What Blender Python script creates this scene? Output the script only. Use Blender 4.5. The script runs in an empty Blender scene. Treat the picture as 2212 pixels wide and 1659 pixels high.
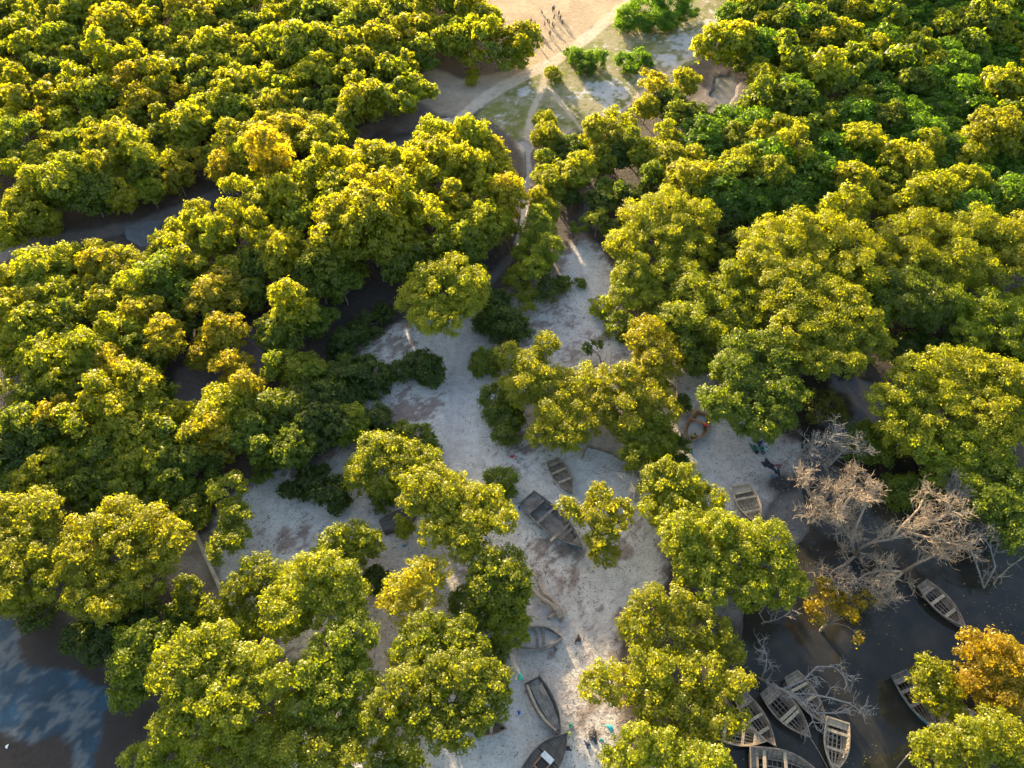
import bpy, math, random
import numpy as np
from mathutils import Vector, Matrix

rng = np.random.default_rng(11)
random.seed(5)
S = bpy.context.scene
COL = S.collection

# ------------------------------------------------------------------ camera, sky, sun, exposure
CAM_H, PITCH, LENS = 80.0, 52.0, 26.0
cam_d = bpy.data.cameras.new('camera'); cam_d.lens = LENS; cam_d.sensor_width = 36.0
cam_d.clip_start = 1.0; cam_d.clip_end = 6000.0
cam = bpy.data.objects.new('camera', cam_d); COL.objects.link(cam)
cam.location = (0, 0, CAM_H); cam.rotation_euler = (math.radians(90 - PITCH), 0, 0)
S.camera = cam

SUN_AZ, SUN_EL = -21.0, 10.8      # azimuth clockwise from +Y, elevation
W = bpy.data.worlds.new('World'); S.world = W; W.use_nodes = True
nt = W.node_tree
sky = nt.nodes.new('ShaderNodeTexSky'); sky.sky_type = 'NISHITA'; sky.sun_disc = False
sky.sun_elevation = math.radians(SUN_EL); sky.sun_rotation = math.radians(SUN_AZ)
sky.air_density = 1.0; sky.dust_density = 2.5; sky.ozone_density = 1.0
bg = nt.nodes['Background']; bg.inputs['Strength'].default_value = 0.15
nt.links.new(sky.outputs[0], bg.inputs[0])
sd = bpy.data.lights.new('sun', 'SUN'); sd.energy = 4.4; sd.angle = math.radians(0.6); sd.color = (1.0, 0.80, 0.50)
so = bpy.data.objects.new('sun', sd); COL.objects.link(so)
az, el = math.radians(SUN_AZ), math.radians(SUN_EL)
sdir = Vector((math.sin(az) * math.cos(el), math.cos(az) * math.cos(el), math.sin(el)))
so.rotation_euler = sdir.to_track_quat('Z', 'Y').to_euler(); so.location = (-40, 160, 90)
S.view_settings.view_transform = 'Standard'; S.view_settings.look = 'None'
S.view_settings.exposure = 2.5; S.view_settings.gamma = 1.0
S.render.engine = 'CYCLES'
S.cycles.max_bounces = 6; S.cycles.diffuse_bounces = 4; S.cycles.glossy_bounces = 2
S.cycles.transmission_bounces = 4; S.cycles.transparent_max_bounces = 4
S.cycles.use_denoising = True

# ------------------------------------------------------------------ picture <-> place (survey of the photo, 2212 px wide)
F = 2212 * LENS / 36.0
PH = math.radians(90 - PITCH); CP, SP = math.cos(PH), math.sin(PH)
def P(x, y, z=0.0):
    u, v = (x - 1106) / F, -(y - 829.5) / F
    d = (u, v * CP + SP, v * SP - CP)
    t = (z - CAM_H) / d[2]
    return Vector((d[0] * t, d[1] * t, z))
def depth_at(x, y, z=0.0):
    p = P(x, y, z); return p.y * SP + (CAM_H - z) * CP
def ppm(x, y, z=0.0): return F / depth_at(x, y, z)
def project(X, Y, Z=0.0):
    dz = CAM_H - Z
    dep = Y * SP + dz * CP
    yc = Y * CP - dz * SP
    return 1106 + F * X / dep, 829.5 - F * yc / dep
def Q(x, y, z=0.0): return P(x / 1.8228, y / 1.8228, z)      # full-size photo pixels

# ------------------------------------------------------------------ noise
_lat = {}
def vnoise(x, y, scale, seed=0):
    if seed not in _lat: _lat[seed] = np.random.default_rng(1000 + seed).random((256, 256))
    L = _lat[seed]
    x = np.asarray(x) / scale; y = np.asarray(y) / scale
    xi = np.floor(x).astype(int); yi = np.floor(y).astype(int)
    fx = x - xi; fy = y - yi
    fx = fx * fx * (3 - 2 * fx); fy = fy * fy * (3 - 2 * fy)
    a = L[xi & 255, yi & 255]; b = L[(xi + 1) & 255, yi & 255]
    c = L[xi & 255, (yi + 1) & 255]; d = L[(xi + 1) & 255, (yi + 1) & 255]
    return (a * (1 - fx) + b * fx) * (1 - fy) + (c * (1 - fx) + d * fx) * fy
def fbm(x, y, scale, seed=0, o=4):
    t = 0; amp = 1; s = 0
    for k in range(o):
        t = t + amp * vnoise(x, y, scale / 2 ** k, seed + k); s += amp; amp *= 0.55
    return t / s

# ------------------------------------------------------------------ helpers
def tag(o, label=None, cat=None, group=None, kind=None):
    if label: o['label'] = label
    if cat: o['category'] = cat
    if group: o['group'] = group
    if kind: o['kind'] = kind
    return o
def empty(name, loc, rz=0.0):
    o = bpy.data.objects.new(name, None); COL.objects.link(o)
    o.location = loc; o.rotation_euler = (0, 0, rz); o.empty_display_size = 0.3
    return o
def link(name, me, parent=None, mat=None):
    o = bpy.data.objects.new(name, me); COL.objects.link(o)
    if parent is not None: o.parent = parent
    if mat is not None:
        if not me.materials: me.materials.append(mat)
    return o

class MB:
    def __init__(s): s.v = []; s.f = []; s.m = []
    def add(s, vs, fs, mi=0):
        b = len(s.v); s.v.extend([tuple(v) for v in vs])
        for f in fs: s.f.append([b + i for i in f]); s.m.append(mi)
    def box(s, c, size, R=None, mi=0, jit=0.0):
        hx, hy, hz = size[0] / 2, size[1] / 2, size[2] / 2
        vs = []
        for dx, dy, dz in ((-1,-1,-1),(1,-1,-1),(1,1,-1),(-1,1,-1),(-1,-1,1),(1,-1,1),(1,1,1),(-1,1,1)):
            p = Vector((dx * hx, dy * hy, dz * hz))
            if jit: p += Vector((random.uniform(-jit, jit), random.uniform(-jit, jit), random.uniform(-jit, jit)))
            if R is not None: p = R @ p
            vs.append(Vector(c) + p)
        s.add(vs, [(0,3,2,1),(4,5,6,7),(0,1,5,4),(1,2,6,5),(2,3,7,6),(3,0,4,7)], mi)
    def beam(s, a, b, w, h, mi=0, up=Vector((0, 0, 1))):
        a = Vector(a); b = Vector(b); d = (b - a); L = d.length
        if L < 1e-5: return
        d.normalize(); sd_ = d.cross(up)
        if sd_.length < 1e-4: sd_ = d.cross(Vector((1, 0, 0)))
        sd_.normalize(); u = sd_.cross(d)
        vs = []
        for p in (a, b):
            for i, j in ((-1,-1),(1,-1),(1,1),(-1,1)): vs.append(p + sd_ * (i * w / 2) + u * (j * h / 2))
        s.add(vs, [(0,1,2,3),(7,6,5,4),(0,4,5,1),(1,5,6,2),(2,6,7,3),(3,7,4,0)], mi)
    def tube(s, pts, rads, n=6, mi=0, caps=True):
        pts = [Vector(p) for p in pts]; b = len(s.v); ring = []
        ref = Vector((0.3, 0.2, 0.9))
        for i, p in enumerate(pts):
            d = (pts[min(i + 1, len(pts) - 1)] - pts[max(i - 1, 0)])
            if d.length < 1e-6: d = Vector((0, 0, 1))
            d.normalize()
            x = d.cross(ref)
            if x.length < 0.05: x = d.cross(Vector((1, 0, 0)))
            x.normalize(); y = d.cross(x)
            for k in range(n):
                a = 2 * math.pi * k / n
                s.v.append(tuple(p + (x * math.cos(a) + y * math.sin(a)) * rads[i]))
        for i in range(len(pts) - 1):
            for k in range(n):
                s.f.append([b + i * n + k, b + i * n + (k + 1) % n, b + (i + 1) * n + (k + 1) % n, b + (i + 1) * n + k]); s.m.append(mi)
        if caps:
            s.f.append([b + k for k in range(n)][::-1]); s.m.append(mi)
            e = b + (len(pts) - 1) * n
            s.f.append([e + k for k in range(n)]); s.m.append(mi)
    def mesh(s, name, mats, smooth=False):
        me = bpy.data.meshes.new(name); me.from_pydata(s.v, [], s.f)
        for m in mats: me.materials.append(m)
        if len(mats) > 1: me.polygons.foreach_set('material_index', s.m)
        if smooth: me.polygons.foreach_set('use_smooth', [True] * len(me.polygons))
        me.update(); return me
    def build(s, name, mats, parent=None, smooth=False):
        if not isinstance(mats, (list, tuple)): mats = [mats]
        return link(name, s.mesh(name, mats, smooth), parent)

def quads_mesh(name, V, tint, mat, smooth=False):
    """V: (N,4,3) array of quads"""
    n = V.shape[0]
    me = bpy.data.meshes.new(name)
    me.vertices.add(n * 4); me.loops.add(n * 4); me.polygons.add(n)
    me.vertices.foreach_set('co', V.reshape(-1).astype(np.float32))
    me.loops.foreach_set('vertex_index', np.arange(n * 4, dtype=np.int32))
    me.polygons.foreach_set('loop_start', np.arange(0, n * 4, 4, dtype=np.int32))
    me.polygons.foreach_set('loop_total', np.full(n, 4, dtype=np.int32))
    if tint is not None:
        at = me.attributes.new('tint', 'FLOAT', 'FACE'); at.data.foreach_set('value', tint.astype(np.float32))
    me.materials.append(mat); me.update(calc_edges=True)
    return me

# ------------------------------------------------------------------ materials
def newmat(name):
    m = bpy.data.materials.new(name); m.use_nodes = True
    return m, m.node_tree, m.node_tree.nodes, m.node_tree.links, m.node_tree.nodes['Principled BSDF']
def ramp(N, stops):
    r = N.new('ShaderNodeValToRGB'); cr = r.color_ramp
    while len(cr.elements) < len(stops): cr.elements.new(0.5)
    for e, (p, c) in zip(cr.elements, stops): e.position = p; e.color = (*c, 1)
    return r
def noise(N, L, vec, scale, detail=4, rough=0.6):
    n = N.new('ShaderNodeTexNoise'); n.inputs['Scale'].default_value = scale
    n.inputs['Detail'].default_value = detail; n.inputs['Roughness'].default_value = rough
    if vec is not None: L.new(vec, n.inputs['Vector'])
    return n
def mixc(N, L, a, b, f, mode='MIX'):
    m = N.new('ShaderNodeMix'); m.data_type = 'RGBA'; m.blend_type = mode
    for sock, v in ((m.inputs[6], a), (m.inputs[7], b), (m.inputs[0], f)):
        if isinstance(v, bpy.types.NodeSocket): L.new(v, sock)
        elif isinstance(v, (int, float)): sock.default_value = v
        else: sock.default_value = (*v, 1)
    return m.outputs[2]

def leaf_material(name, attr=False):
    m, t, N, L, p = newmat(name); N.remove(p); out = N['Material Output']
    oi = N.new('ShaderNodeObjectInfo'); at = N.new('ShaderNodeAttribute'); at.attribute_name = 'tint'
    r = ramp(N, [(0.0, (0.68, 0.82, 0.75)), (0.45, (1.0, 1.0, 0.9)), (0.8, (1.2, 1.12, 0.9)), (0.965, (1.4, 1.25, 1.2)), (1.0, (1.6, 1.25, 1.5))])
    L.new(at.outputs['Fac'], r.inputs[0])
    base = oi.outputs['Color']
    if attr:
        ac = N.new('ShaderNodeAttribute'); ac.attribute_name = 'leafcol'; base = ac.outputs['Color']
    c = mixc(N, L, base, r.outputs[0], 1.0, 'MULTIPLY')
    ct = mixc(N, L, c, (2.9, 2.6, 0.30), 1.0, 'MULTIPLY')
    d = N.new('ShaderNodeBsdfDiffuse'); L.new(c, d.inputs[0])
    tr = N.new('ShaderNodeBsdfTranslucent'); L.new(ct, tr.inputs[0])
    g = N.new('ShaderNodeBsdfGlossy'); g.inputs['Roughness'].default_value = 0.42; g.inputs[0].default_value = (1, 0.95, 0.7, 1)
    ad = N.new('ShaderNodeMixShader'); ad.inputs[0].default_value = 0.66
    L.new(d.outputs[0], ad.inputs[1]); L.new(tr.outputs[0], ad.inputs[2])
    ms = N.new('ShaderNodeMixShader'); ms.inputs[0].default_value = 0.018
    L.new(ad.outputs[0], ms.inputs[1]); L.new(g.outputs[0], ms.inputs[2]); L.new(ms.outputs[0], out.inputs[0])
    return m
M_LEAF = leaf_material('leaf'); M_LEAF_FAR = leaf_material('leaf_far', True)

def bark_material(name, a, b, scale=3.0):
    m, t, N, L, p = newmat(name)
    tc = N.new('ShaderNodeTexCoord'); n = noise(N, L, tc.outputs['Object'], scale, 5, 0.65)
    r = ramp(N, [(0.3, a), (0.7, b)]); L.new(n.outputs[0], r.inputs[0]); L.new(r.outputs[0], p.inputs['Base Color'])
    p.inputs['Roughness'].default_value = 0.9
    bp = N.new('ShaderNodeBump'); bp.inputs['Strength'].default_value = 0.5; L.new(n.outputs[0], bp.inputs['Height']); L.new(bp.outputs[0], p.inputs['Normal'])
    return m
M_BARK = bark_material('bark', (0.10, 0.075, 0.05), (0.26, 0.21, 0.15))
M_BARE = bark_material('bare_twig_bark', (0.17, 0.125, 0.082), (0.33, 0.25, 0.165), 1.5)
M_GREYBARK = bark_material('grey_twig_bark', (0.10, 0.088, 0.078), (0.22, 0.195, 0.17), 1.5)
M_DRIFT = bark_material('driftwood_bark', (0.15, 0.10, 0.07), (0.38, 0.29, 0.20), 2.5)

def wood_material(name, a, b, c, wet=0.8, blotch=0.5):
    m, t, N, L, p = newmat(name)
    tc = N.new('ShaderNodeTexCoord'); mp = N.new('ShaderNodeMapping'); mp.inputs['Scale'].default_value = (0.7, 9.0, 5.0)
    L.new(tc.outputs['Object'], mp.inputs[0]); n = noise(N, L, mp.outputs[0], 1.6, 6, 0.7)
    r = ramp(N, [(0.28, a), (0.5, b), (0.74, c)]); L.new(n.outputs[0], r.inputs[0])
    n2 = noise(N, L, tc.outputs['Object'], 1.3, 4, 0.6)
    r2 = ramp(N, [(0.35, (blotch, blotch, blotch)), (0.6, (1, 1, 1))]); L.new(n2.outputs[0], r2.inputs[0])
    L.new(mixc(N, L, r.outputs[0], r2.outputs[0], 1.0, 'MULTIPLY'), p.inputs['Base Color'])
    p.inputs['Roughness'].default_value = wet
    bp = N.new('ShaderNodeBump'); bp.inputs['Strength'].default_value = 0.6; bp.inputs['Distance'].default_value = 0.03
    L.new(n.outputs[0], bp.inputs['Height']); L.new(bp.outputs[0], p.inputs['Normal'])
    return m
M_WGREY = wood_material('grey_weathered_wood', (0.045, 0.04, 0.036), (0.12, 0.105, 0.095), (0.25, 0.225, 0.20))
M_WTAN = wood_material('tan_weathered_wood', (0.14, 0.10, 0.065), (0.32, 0.24, 0.155), (0.48, 0.37, 0.25), blotch=0.7)
M_WBROWN = wood_material('brown_boat_wood', (0.08, 0.055, 0.038), (0.20, 0.145, 0.10), (0.33, 0.25, 0.18))
M_WDARK = wood_material('dark_boat_wood', (0.03, 0.025, 0.022), (0.075, 0.06, 0.05), (0.14, 0.115, 0.095))
M_WBLUE = wood_material('faded_blue_painted_wood', (0.03, 0.10, 0.13), (0.05, 0.17, 0.22), (0.17, 0.27, 0.30))
M_WORANGE = wood_material('orange_oiled_wood', (0.10, 0.042, 0.018), (0.23, 0.105, 0.04), (0.38, 0.20, 0.085), blotch=0.7)
M_WWHITE = wood_material('chipped_white_paint', (0.35, 0.33, 0.30), (0.6, 0.6, 0.58), (0.72, 0.72, 0.72), blotch=0.7)
def flat(name, c, rough=0.7):
    m, t, N, L, p = newmat(name)
    tc = N.new('ShaderNodeTexCoord'); n = noise(N, L, tc.outputs['Object'], 6, 3, 0.6)
    r = ramp(N, [(0.3, tuple(k * 0.7 for k in c)), (0.7, c)]); L.new(n.outputs[0], r.inputs[0]); L.new(r.outputs[0], p.inputs['Base Color'])
    p.inputs['Roughness'].default_value = rough
    return m

def ground_material():
    m, t, N, L, p = newmat('ground_surface')
    va = N.new('ShaderNodeVertexColor'); va.layer_name = 'soil'
    ra = N.new('ShaderNodeAttribute'); ra.attribute_name = 'rough_bits'       # where litter and footprints lie
    tc = N.new('ShaderNodeTexCoord'); P_ = tc.outputs['Object']
    n1 = noise(N, L, P_, 0.9, 6, 0.65); r1 = ramp(N, [(0.3, (0.76, 0.75, 0.74)), (0.52, (1, 1, 1)), (0.75, (1.12, 1.12, 1.13))])
    L.new(n1.outputs[0], r1.inputs[0])
    n2 = noise(N, L, P_, 4.2, 5, 0.75); r2 = ramp(N, [(0.32, (0.36, 0.31, 0.28)), (0.44, (0.95, 0.95, 0.95)), (0.7, (1.12, 1.12, 1.12))])
    L.new(n2.outputs[0], r2.inputs[0])
    c = mixc(N, L, va.outputs[0], r1.outputs[0], 1.0, 'MULTIPLY')
    c = mixc(N, L, c, r2.outputs[0], 0.75, 'MULTIPLY')
    # dark twig and leaf specks
    vo = N.new('ShaderNodeTexVoronoi'); vo.inputs['Scale'].default_value = 1.7; vo.inputs['Randomness'].default_value = 1.0
    wv = noise(N, L, P_, 2.5, 2, 0.5); wm = N.new('ShaderNodeVectorMath'); wm.operation = 'ADD'; L.new(P_, wm.inputs[0]); L.new(wv.outputs['Color'], wm.inputs[1]); L.new(wm.outputs[0], vo.inputs['Vector'])
    r3 = ramp(N, [(0.10, (1, 1, 1)), (0.17, (0, 0, 0))]); L.new(vo.outputs['Distance'], r3.inputs[0])
    f3 = N.new('ShaderNodeMath'); f3.operation = 'MULTIPLY'; L.new(r3.outputs[0], f3.inputs[0]); L.new(ra.outputs['Fac'], f3.inputs[1])
    c = mixc(N, L, c, (0.10, 0.065, 0.05), f3.outputs[0])
    L.new(c, p.inputs['Base Color'])
    wa = N.new('ShaderNodeAttribute'); wa.attribute_name = 'wet'
    rr = N.new('ShaderNodeMapRange'); rr.inputs[3].default_value = 0.95; rr.inputs[4].default_value = 0.62
    L.new(wa.outputs['Fac'], rr.inputs[0]); L.new(rr.outputs[0], p.inputs['Roughness'])
    p.inputs['Specular IOR Level'].default_value = 0.22
    nb = noise(N, L, P_, 1.9, 7, 0.72)
    bp = N.new('ShaderNodeBump'); bp.inputs['Strength'].default_value = 0.85; bp.inputs['Distance'].default_value = 0.55
    L.new(nb.outputs[0], bp.inputs['Height'])
    mr = N.new('ShaderNodeMapRange'); mr.inputs[3].default_value = 0.7; mr.inputs[4].default_value = 0.12; L.new(wa.outputs['Fac'], mr.inputs[0]); L.new(mr.outputs[0], bp.inputs['Strength'])
    L.new(bp.outputs[0], p.inputs['Normal'])
    return m
def water_material(name='murky_water', c1=None, c2=None, c3=None, rg=0.10):
    m, t, N, L, p = newmat(name)
    tc = N.new('ShaderNodeTexCoord'); n = noise(N, L, tc.outputs['Object'], 0.16, 8, 0.68)
    r = ramp(N, [(0.32, (0.010, 0.010, 0.009)), (0.5, (0.022, 0.020, 0.016)), (0.62, (0.034, 0.029, 0.022)), (0.75, (0.050, 0.036, 0.012))])
    if c1:
        for e, c in zip(r.color_ramp.elements, (c1, c2, c3, c3)): e.color = (*c, 1)
    L.new(n.outputs[0], r.inputs[0]); L.new(r.outputs[0], p.inputs['Base Color'])
    p.inputs['Roughness'].default_value = rg; p.inputs['IOR'].default_value = 1.30
    n2 = noise(N, L, tc.outputs['Object'], 1.8, 3, 0.5)
    bp = N.new('ShaderNodeBump'); bp.inputs['Strength'].default_value = 0.25; bp.inputs['Distance'].default_value = 0.05
    L.new(n2.outputs[0], bp.inputs['Height']); L.new(bp.outputs[0], p.inputs['Normal'])
    return m
M_GROUND = ground_material(); M_WATER = water_material()

# ------------------------------------------------------------------ ground
SAND = [(1255,500),(1300,535),(1335,590),(1350,680),(1400,750),(1500,790),(1560,840),(1600,900),(1680,930),(1740,960),(1735,1010),(1700,1045),(1660,1090),(1640,1140),(1560,1170),(1450,1180),(1440,1250),(1410,1300),(1350,1340),(1340,1450),(1350,1560),(1330,1720),(900,1760),(600,1700),(620,1500),(560,1340),(450,1340),(440,1250),(450,1150),(480,1080),(560,1020),(660,1000),(730,960),(750,880),(735,800),(790,740),(860,700),(950,675),(1020,672),(1080,630),(1130,610),(1190,590),(1210,540)]
SANDL = [(370,1180),(450,1150),(480,1230),(500,1340),(400,1330),(360,1260)]
TAN = [(940,-300),(960,-60),(1000,10),(1090,60),(1160,80),(1160,112),(1100,152),(1000,172),(920,140),(880,200),(950,250),(1000,252),(1070,190),(1130,158),(1182,140),(1240,95),(1340,10),(1420,-80),(1600,-300)]
GRASS = [(1182,140),(1240,95),(1340,10),(1440,-80),(1600,-120),(1640,-20),(1570,70),(1520,120),(1430,190),(1360,240),(1290,275),(1260,285),(1160,300),(1110,300),(1060,260),(1025,252),(1080,195)]
TAN2 = [(1150,268),(1200,276),(1245,272),(1225,300),(1180,315),(1130,330),(1118,318),(1132,290)]
CREEKS = [([(-300,640),(-60,572),(60,530),(180,508),(300,488),(380,458),(450,428),(530,400),(610,372),(690,350),(780,330),(860,312),(930,292),(975,258)], 21),
          ([(1128,300),(1135,330),(1142,375),(1132,430),(1132,480),(1115,540),(1085,575),(1060,605)], 13),
          ([(1268,370),(1272,430),(1258,480),(1250,508)], 9),
          ([(1540,230),(1500,260),(1440,300)], 8)]
POOLS = [([(262,484),(300,474),(345,474),(340,515),(300,528),(266,512)]), ([(795,328),(850,312),(915,300),(905,345),(860,352),(810,350)]),
         ([(950,250),(978,246),(975,270),(955,275)]), ([(1545,165),(1580,155),(1600,175),(1590,205),(1560,222),(1540,205)]),
         ([(495,700),(525,700),(528,728),(500,730)]), ([(640,375),(665,365),(668,390),(645,392)])]
LAGOON = [(1625,1250),(1700,1200),(1760,1150),(1745,1080),(1738,1000),(1735,930),(1715,860),(1740,800),(1820,790),(1900,840),(1950,950),(2010,1060),(2090,1140),(2212,1160),(2400,1150),(2500,1900),(1600,1900),(1580,1640),(1590,1560),(1600,1480),(1610,1350)]
MUDFLAT = [(1700,1040),(1745,1050),(1760,1150),(1700,1200),(1630,1250),(1600,1350),(1530,1330),(1500,1270),(1600,1150),(1660,1100)]
BLPOOL = [(-200,1300),(120,1320),(190,1420),(260,1480),(340,1520),(320,1600),(260,1800),(-200,1800)]
FILM = [(-150,1320),(30,1330),(40,1440),(110,1450),(160,1455),(205,1475),(262,1490),(265,1530),(222,1545),(200,1610),(195,1700),(150,1700),(165,1615),(135,1578),(85,1602),(20,1590),(-150,1560)]
MUDS = [[(370,790),(440,770),(470,800),(520,690),(590,690),(600,790),(480,900),(360,890)], [(1540,140),(1640,140),(1640,230),(1560,270),(1500,240)], [(880,180),(960,180),(960,260),(800,300),(740,330),(700,300),(780,270)]]
PATHS = [([(1186,140),(1176,170),(1168,200),(1150,240),(1142,275),(1140,300)], 8), ([(1180,185),(1205,215),(1230,245),(1255,278)], 4.5),
         ([(1500,118),(1430,165),(1380,205),(1350,235)], 4.5), ([(1182,140),(1090,185),(1030,225),(985,262)], 16), ([(1190,140),(1250,95),(1345,15),(1440,-70),(1520,-160)], 15),
         ([(1012,668),(1004,740),(995,800),(988,870),(975,930),(985,985)], 21)]
def sdpoly(poly, X, Y, pad=90):
    """signed distance in px (positive inside)"""
    out = np.full(X.shape, -1e3); p = np.array(poly, float)
    m = (X > p[:,0].min() - pad) & (X < p[:,0].max() + pad) & (Y > p[:,1].min() - pad) & (Y < p[:,1].max() + pad)
    x, y = X[m], Y[m]; d = np.full(x.shape, 1e9); ins = np.zeros(x.shape, bool)
    for i in range(len(p)):
        x1, y1 = p[i]; x2, y2 = p[(i + 1) % len(p)]
        ex, ey = x2 - x1, y2 - y1
        t = np.clip(((x - x1) * ex + (y - y1) * ey) / (ex * ex + ey * ey), 0, 1)
        d = np.minimum(d, np.hypot(x - x1 - t * ex, y - y1 - t * ey))
        c = (y1 > y) != (y2 > y)
        with np.errstate(divide='ignore', invalid='ignore'):
            ins ^= c & (x < (x2 - x1) * (y - y1) / (y2 - y1 if y2 != y1 else 1e-9) + x1)
    out[m] = np.where(ins, d, -d); return out
def sdline(pts, w, X, Y):
    out = np.full(X.shape, 1e3); p = np.array(pts, float); pad = w + 90
    m = (X > p[:,0].min() - pad) & (X < p[:,0].max() + pad) & (Y > p[:,1].min() - pad) & (Y < p[:,1].max() + pad)
    x, y = X[m], Y[m]; d = np.full(x.shape, 1e9)
    for i in range(len(p) - 1):
        x1, y1 = p[i]; ex, ey = p[i + 1] - p[i]
        t = np.clip(((x - x1) * ex + (y - y1) * ey) / (ex * ex + ey * ey), 0, 1)
        d = np.minimum(d, np.hypot(x - x1 - t * ex, (y - y1 - t * ey) * 1.6))
    out[m] = d; return w - out
def sm(v, a, b):
    t = np.clip((v - a) / (b - a), 0, 1); return t * t * (3 - 2 * t)

WATER_Z = -0.30
def layers(X, Y):
    """soil layers at ground points; returns colour, height, litter, wet, path mask"""
    px, py = project(X, Y)
    wob = (fbm(X, Y, 6, 3) - 0.5) * 34; wob2 = (fbm(X, Y, 2.2, 9) - 0.5) * 16
    w = wob + wob2
    n = px.shape
    def C(c): return np.array(c)[None, :] * np.ones((n[0], 1))
    def over(col, c, a): return col * (1 - a[:, None]) + c * a[:, None]
    big = fbm(X, Y, 14, 21); mid = fbm(X, Y, 3.0, 31); fine = fbm(X, Y, 1.0, 41)
    mudc = C((0.052, 0.040, 0.033)) * (0.7 + 0.7 * mid[:, None])
    col = mudc.copy(); H = (fbm(X, Y, 9, 51) - 0.5) * 0.25; lit = 0.15 * np.ones(n); wet = 0.35 * np.ones(n)
    # mud openings
    for poly in MUDS:
        a = sm(sdpoly(poly, px, py) + w, -4, 12)
        col = over(col, C((0.125, 0.10, 0.092)) * (0.75 + 0.5 * mid[:, None]), a)
    # creeks
    for pts, wd in CREEKS:
        d = sdline(pts, wd, px, py) + w * 0.35
        a = sm(d, -6, 8); col = over(col, C((0.115, 0.095, 0.085)) * (0.75 + 0.5 * mid[:, None]), a)
        H = H * (1 - a) + a * (-0.16 + (mid - 0.5) * 0.22)
        wet = np.maximum(wet, a * 0.9)
    # tan field
    a = sm(sdpoly(TAN, px, py) + w * 0.35, -5, 5)
    tan = C((0.32, 0.235, 0.14)) * (0.78 + 0.42 * mid[:, None]); tan = over(tan, C((0.24, 0.16, 0.095)), sm(fbm(X, Y, 4, 61), 0.52, 0.68) * 0.55)
    low = sm(py, 135, 185); tan = over(tan, C((0.27, 0.215, 0.165)) * (0.7 + 0.6 * mid[:, None]), low * 0.8)
    col = over(col, tan, a); H = H * (1 - a) + 0.02 * a; wet *= (1 - a); lit = lit * (1 - a)
    # grass
    a = sm(sdpoly(GRASS, px, py) + w * 0.4, -5, 6)
    g = C((0.120, 0.126, 0.030)) * (0.55 + 0.5 * mid[:, None] + 0.45 * fine[:, None]); g = over(g, C((0.24, 0.20, 0.12)), sm(fbm(X, Y, 3.5, 71) + (fbm(X, Y, 0.9, 73) - 0.5) * 1.1, 0.42, 0.62) * 0.75)
    zg = np.zeros(n)
    for cx, cy, rx, ry in ((1310,195,55,28),(1250,205,25,14),(1500,95,60,28),(1550,60,30,30),(1440,130,35,18),(1400,175,40,16),(1130,200,18,12),(1185,150,14,16),(1330,240,30,14)):
        zg = np.maximum(zg, np.exp(-((px - cx) / rx) ** 2 - ((py - cy) / ry) ** 2))
    s = sm(zg + (fbm(X, Y, 2.2, 85) - 0.5) * 1.2 + (fbm(X, Y, 0.9, 87) - 0.5) * 1.8, 0.38, 0.62) if True else sm(fbm(X, Y, 6, 81) + 0.10 * sm(px, 1250, 1420) + (fbm(X, Y, 1.3, 85) - 0.5) * 0.75, 0.56, 0.68)
    g = over(g, C((0.38, 0.36, 0.335)) * (0.8 + 0.3 * mid[:, None]), s * 0.95)
    col = over(col, g, a); H = H * (1 - a) + 0.04 * a; wet *= (1 - a); lit = lit * (1 - a) + 0.2 * a
    a = sm(sdpoly(TAN2, px, py) + w * 0.7, -10, 12); col = over(col, C((0.36, 0.29, 0.21)) * (0.7 + 0.6 * mid[:, None]), a * 0.85)
    # white sand clearing
    ds = sdpoly(SAND, px, py) + w * 0.55
    a = sm(ds, -6, 8)
    sand = C((0.475, 0.43, 0.382)) * (0.84 + 0.26 * mid[:, None])
    sand = over(sand, C((0.33, 0.285, 0.26)), sm(big + (mid - 0.5) * 0.5, 0.42, 0.66) * 0.6)
    # dry litter zones on the sand
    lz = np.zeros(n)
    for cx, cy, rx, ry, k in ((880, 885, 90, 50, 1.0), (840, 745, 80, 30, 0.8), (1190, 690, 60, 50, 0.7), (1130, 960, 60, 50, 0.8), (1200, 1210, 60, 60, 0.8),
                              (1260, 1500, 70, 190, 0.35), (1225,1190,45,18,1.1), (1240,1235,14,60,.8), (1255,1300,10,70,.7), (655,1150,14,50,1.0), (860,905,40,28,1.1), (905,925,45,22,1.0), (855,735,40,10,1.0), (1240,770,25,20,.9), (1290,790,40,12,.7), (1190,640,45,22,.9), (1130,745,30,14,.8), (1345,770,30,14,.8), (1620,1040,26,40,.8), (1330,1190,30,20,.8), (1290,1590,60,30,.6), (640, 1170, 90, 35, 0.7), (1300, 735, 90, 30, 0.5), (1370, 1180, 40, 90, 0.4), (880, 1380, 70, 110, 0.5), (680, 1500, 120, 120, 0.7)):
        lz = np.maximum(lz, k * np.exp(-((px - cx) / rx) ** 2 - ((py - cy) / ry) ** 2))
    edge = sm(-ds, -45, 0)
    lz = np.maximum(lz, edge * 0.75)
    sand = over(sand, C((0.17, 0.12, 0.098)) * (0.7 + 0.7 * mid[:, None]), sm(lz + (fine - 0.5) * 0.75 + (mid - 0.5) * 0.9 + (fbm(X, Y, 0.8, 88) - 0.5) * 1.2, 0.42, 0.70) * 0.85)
    grey = np.exp(-((px - 1600) / 120) ** 2 - ((py - 1010) / 150) ** 2)
    sand = over(sand, C((0.31, 0.30, 0.285)) * (0.85 + 0.3 * mid[:, None]), grey * 0.75)
    warm = sm(-np.hypot((px - 850) / 130, (py - 1400) / 210), -1.3, -0.6); sand = over(sand, C((0.36, 0.29, 0.25)) * (0.8 + 0.4 * mid[:, None]), warm * 0.7)
    wl = sm(px, 720, 560) * sm(py, 1020, 1090)
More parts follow.
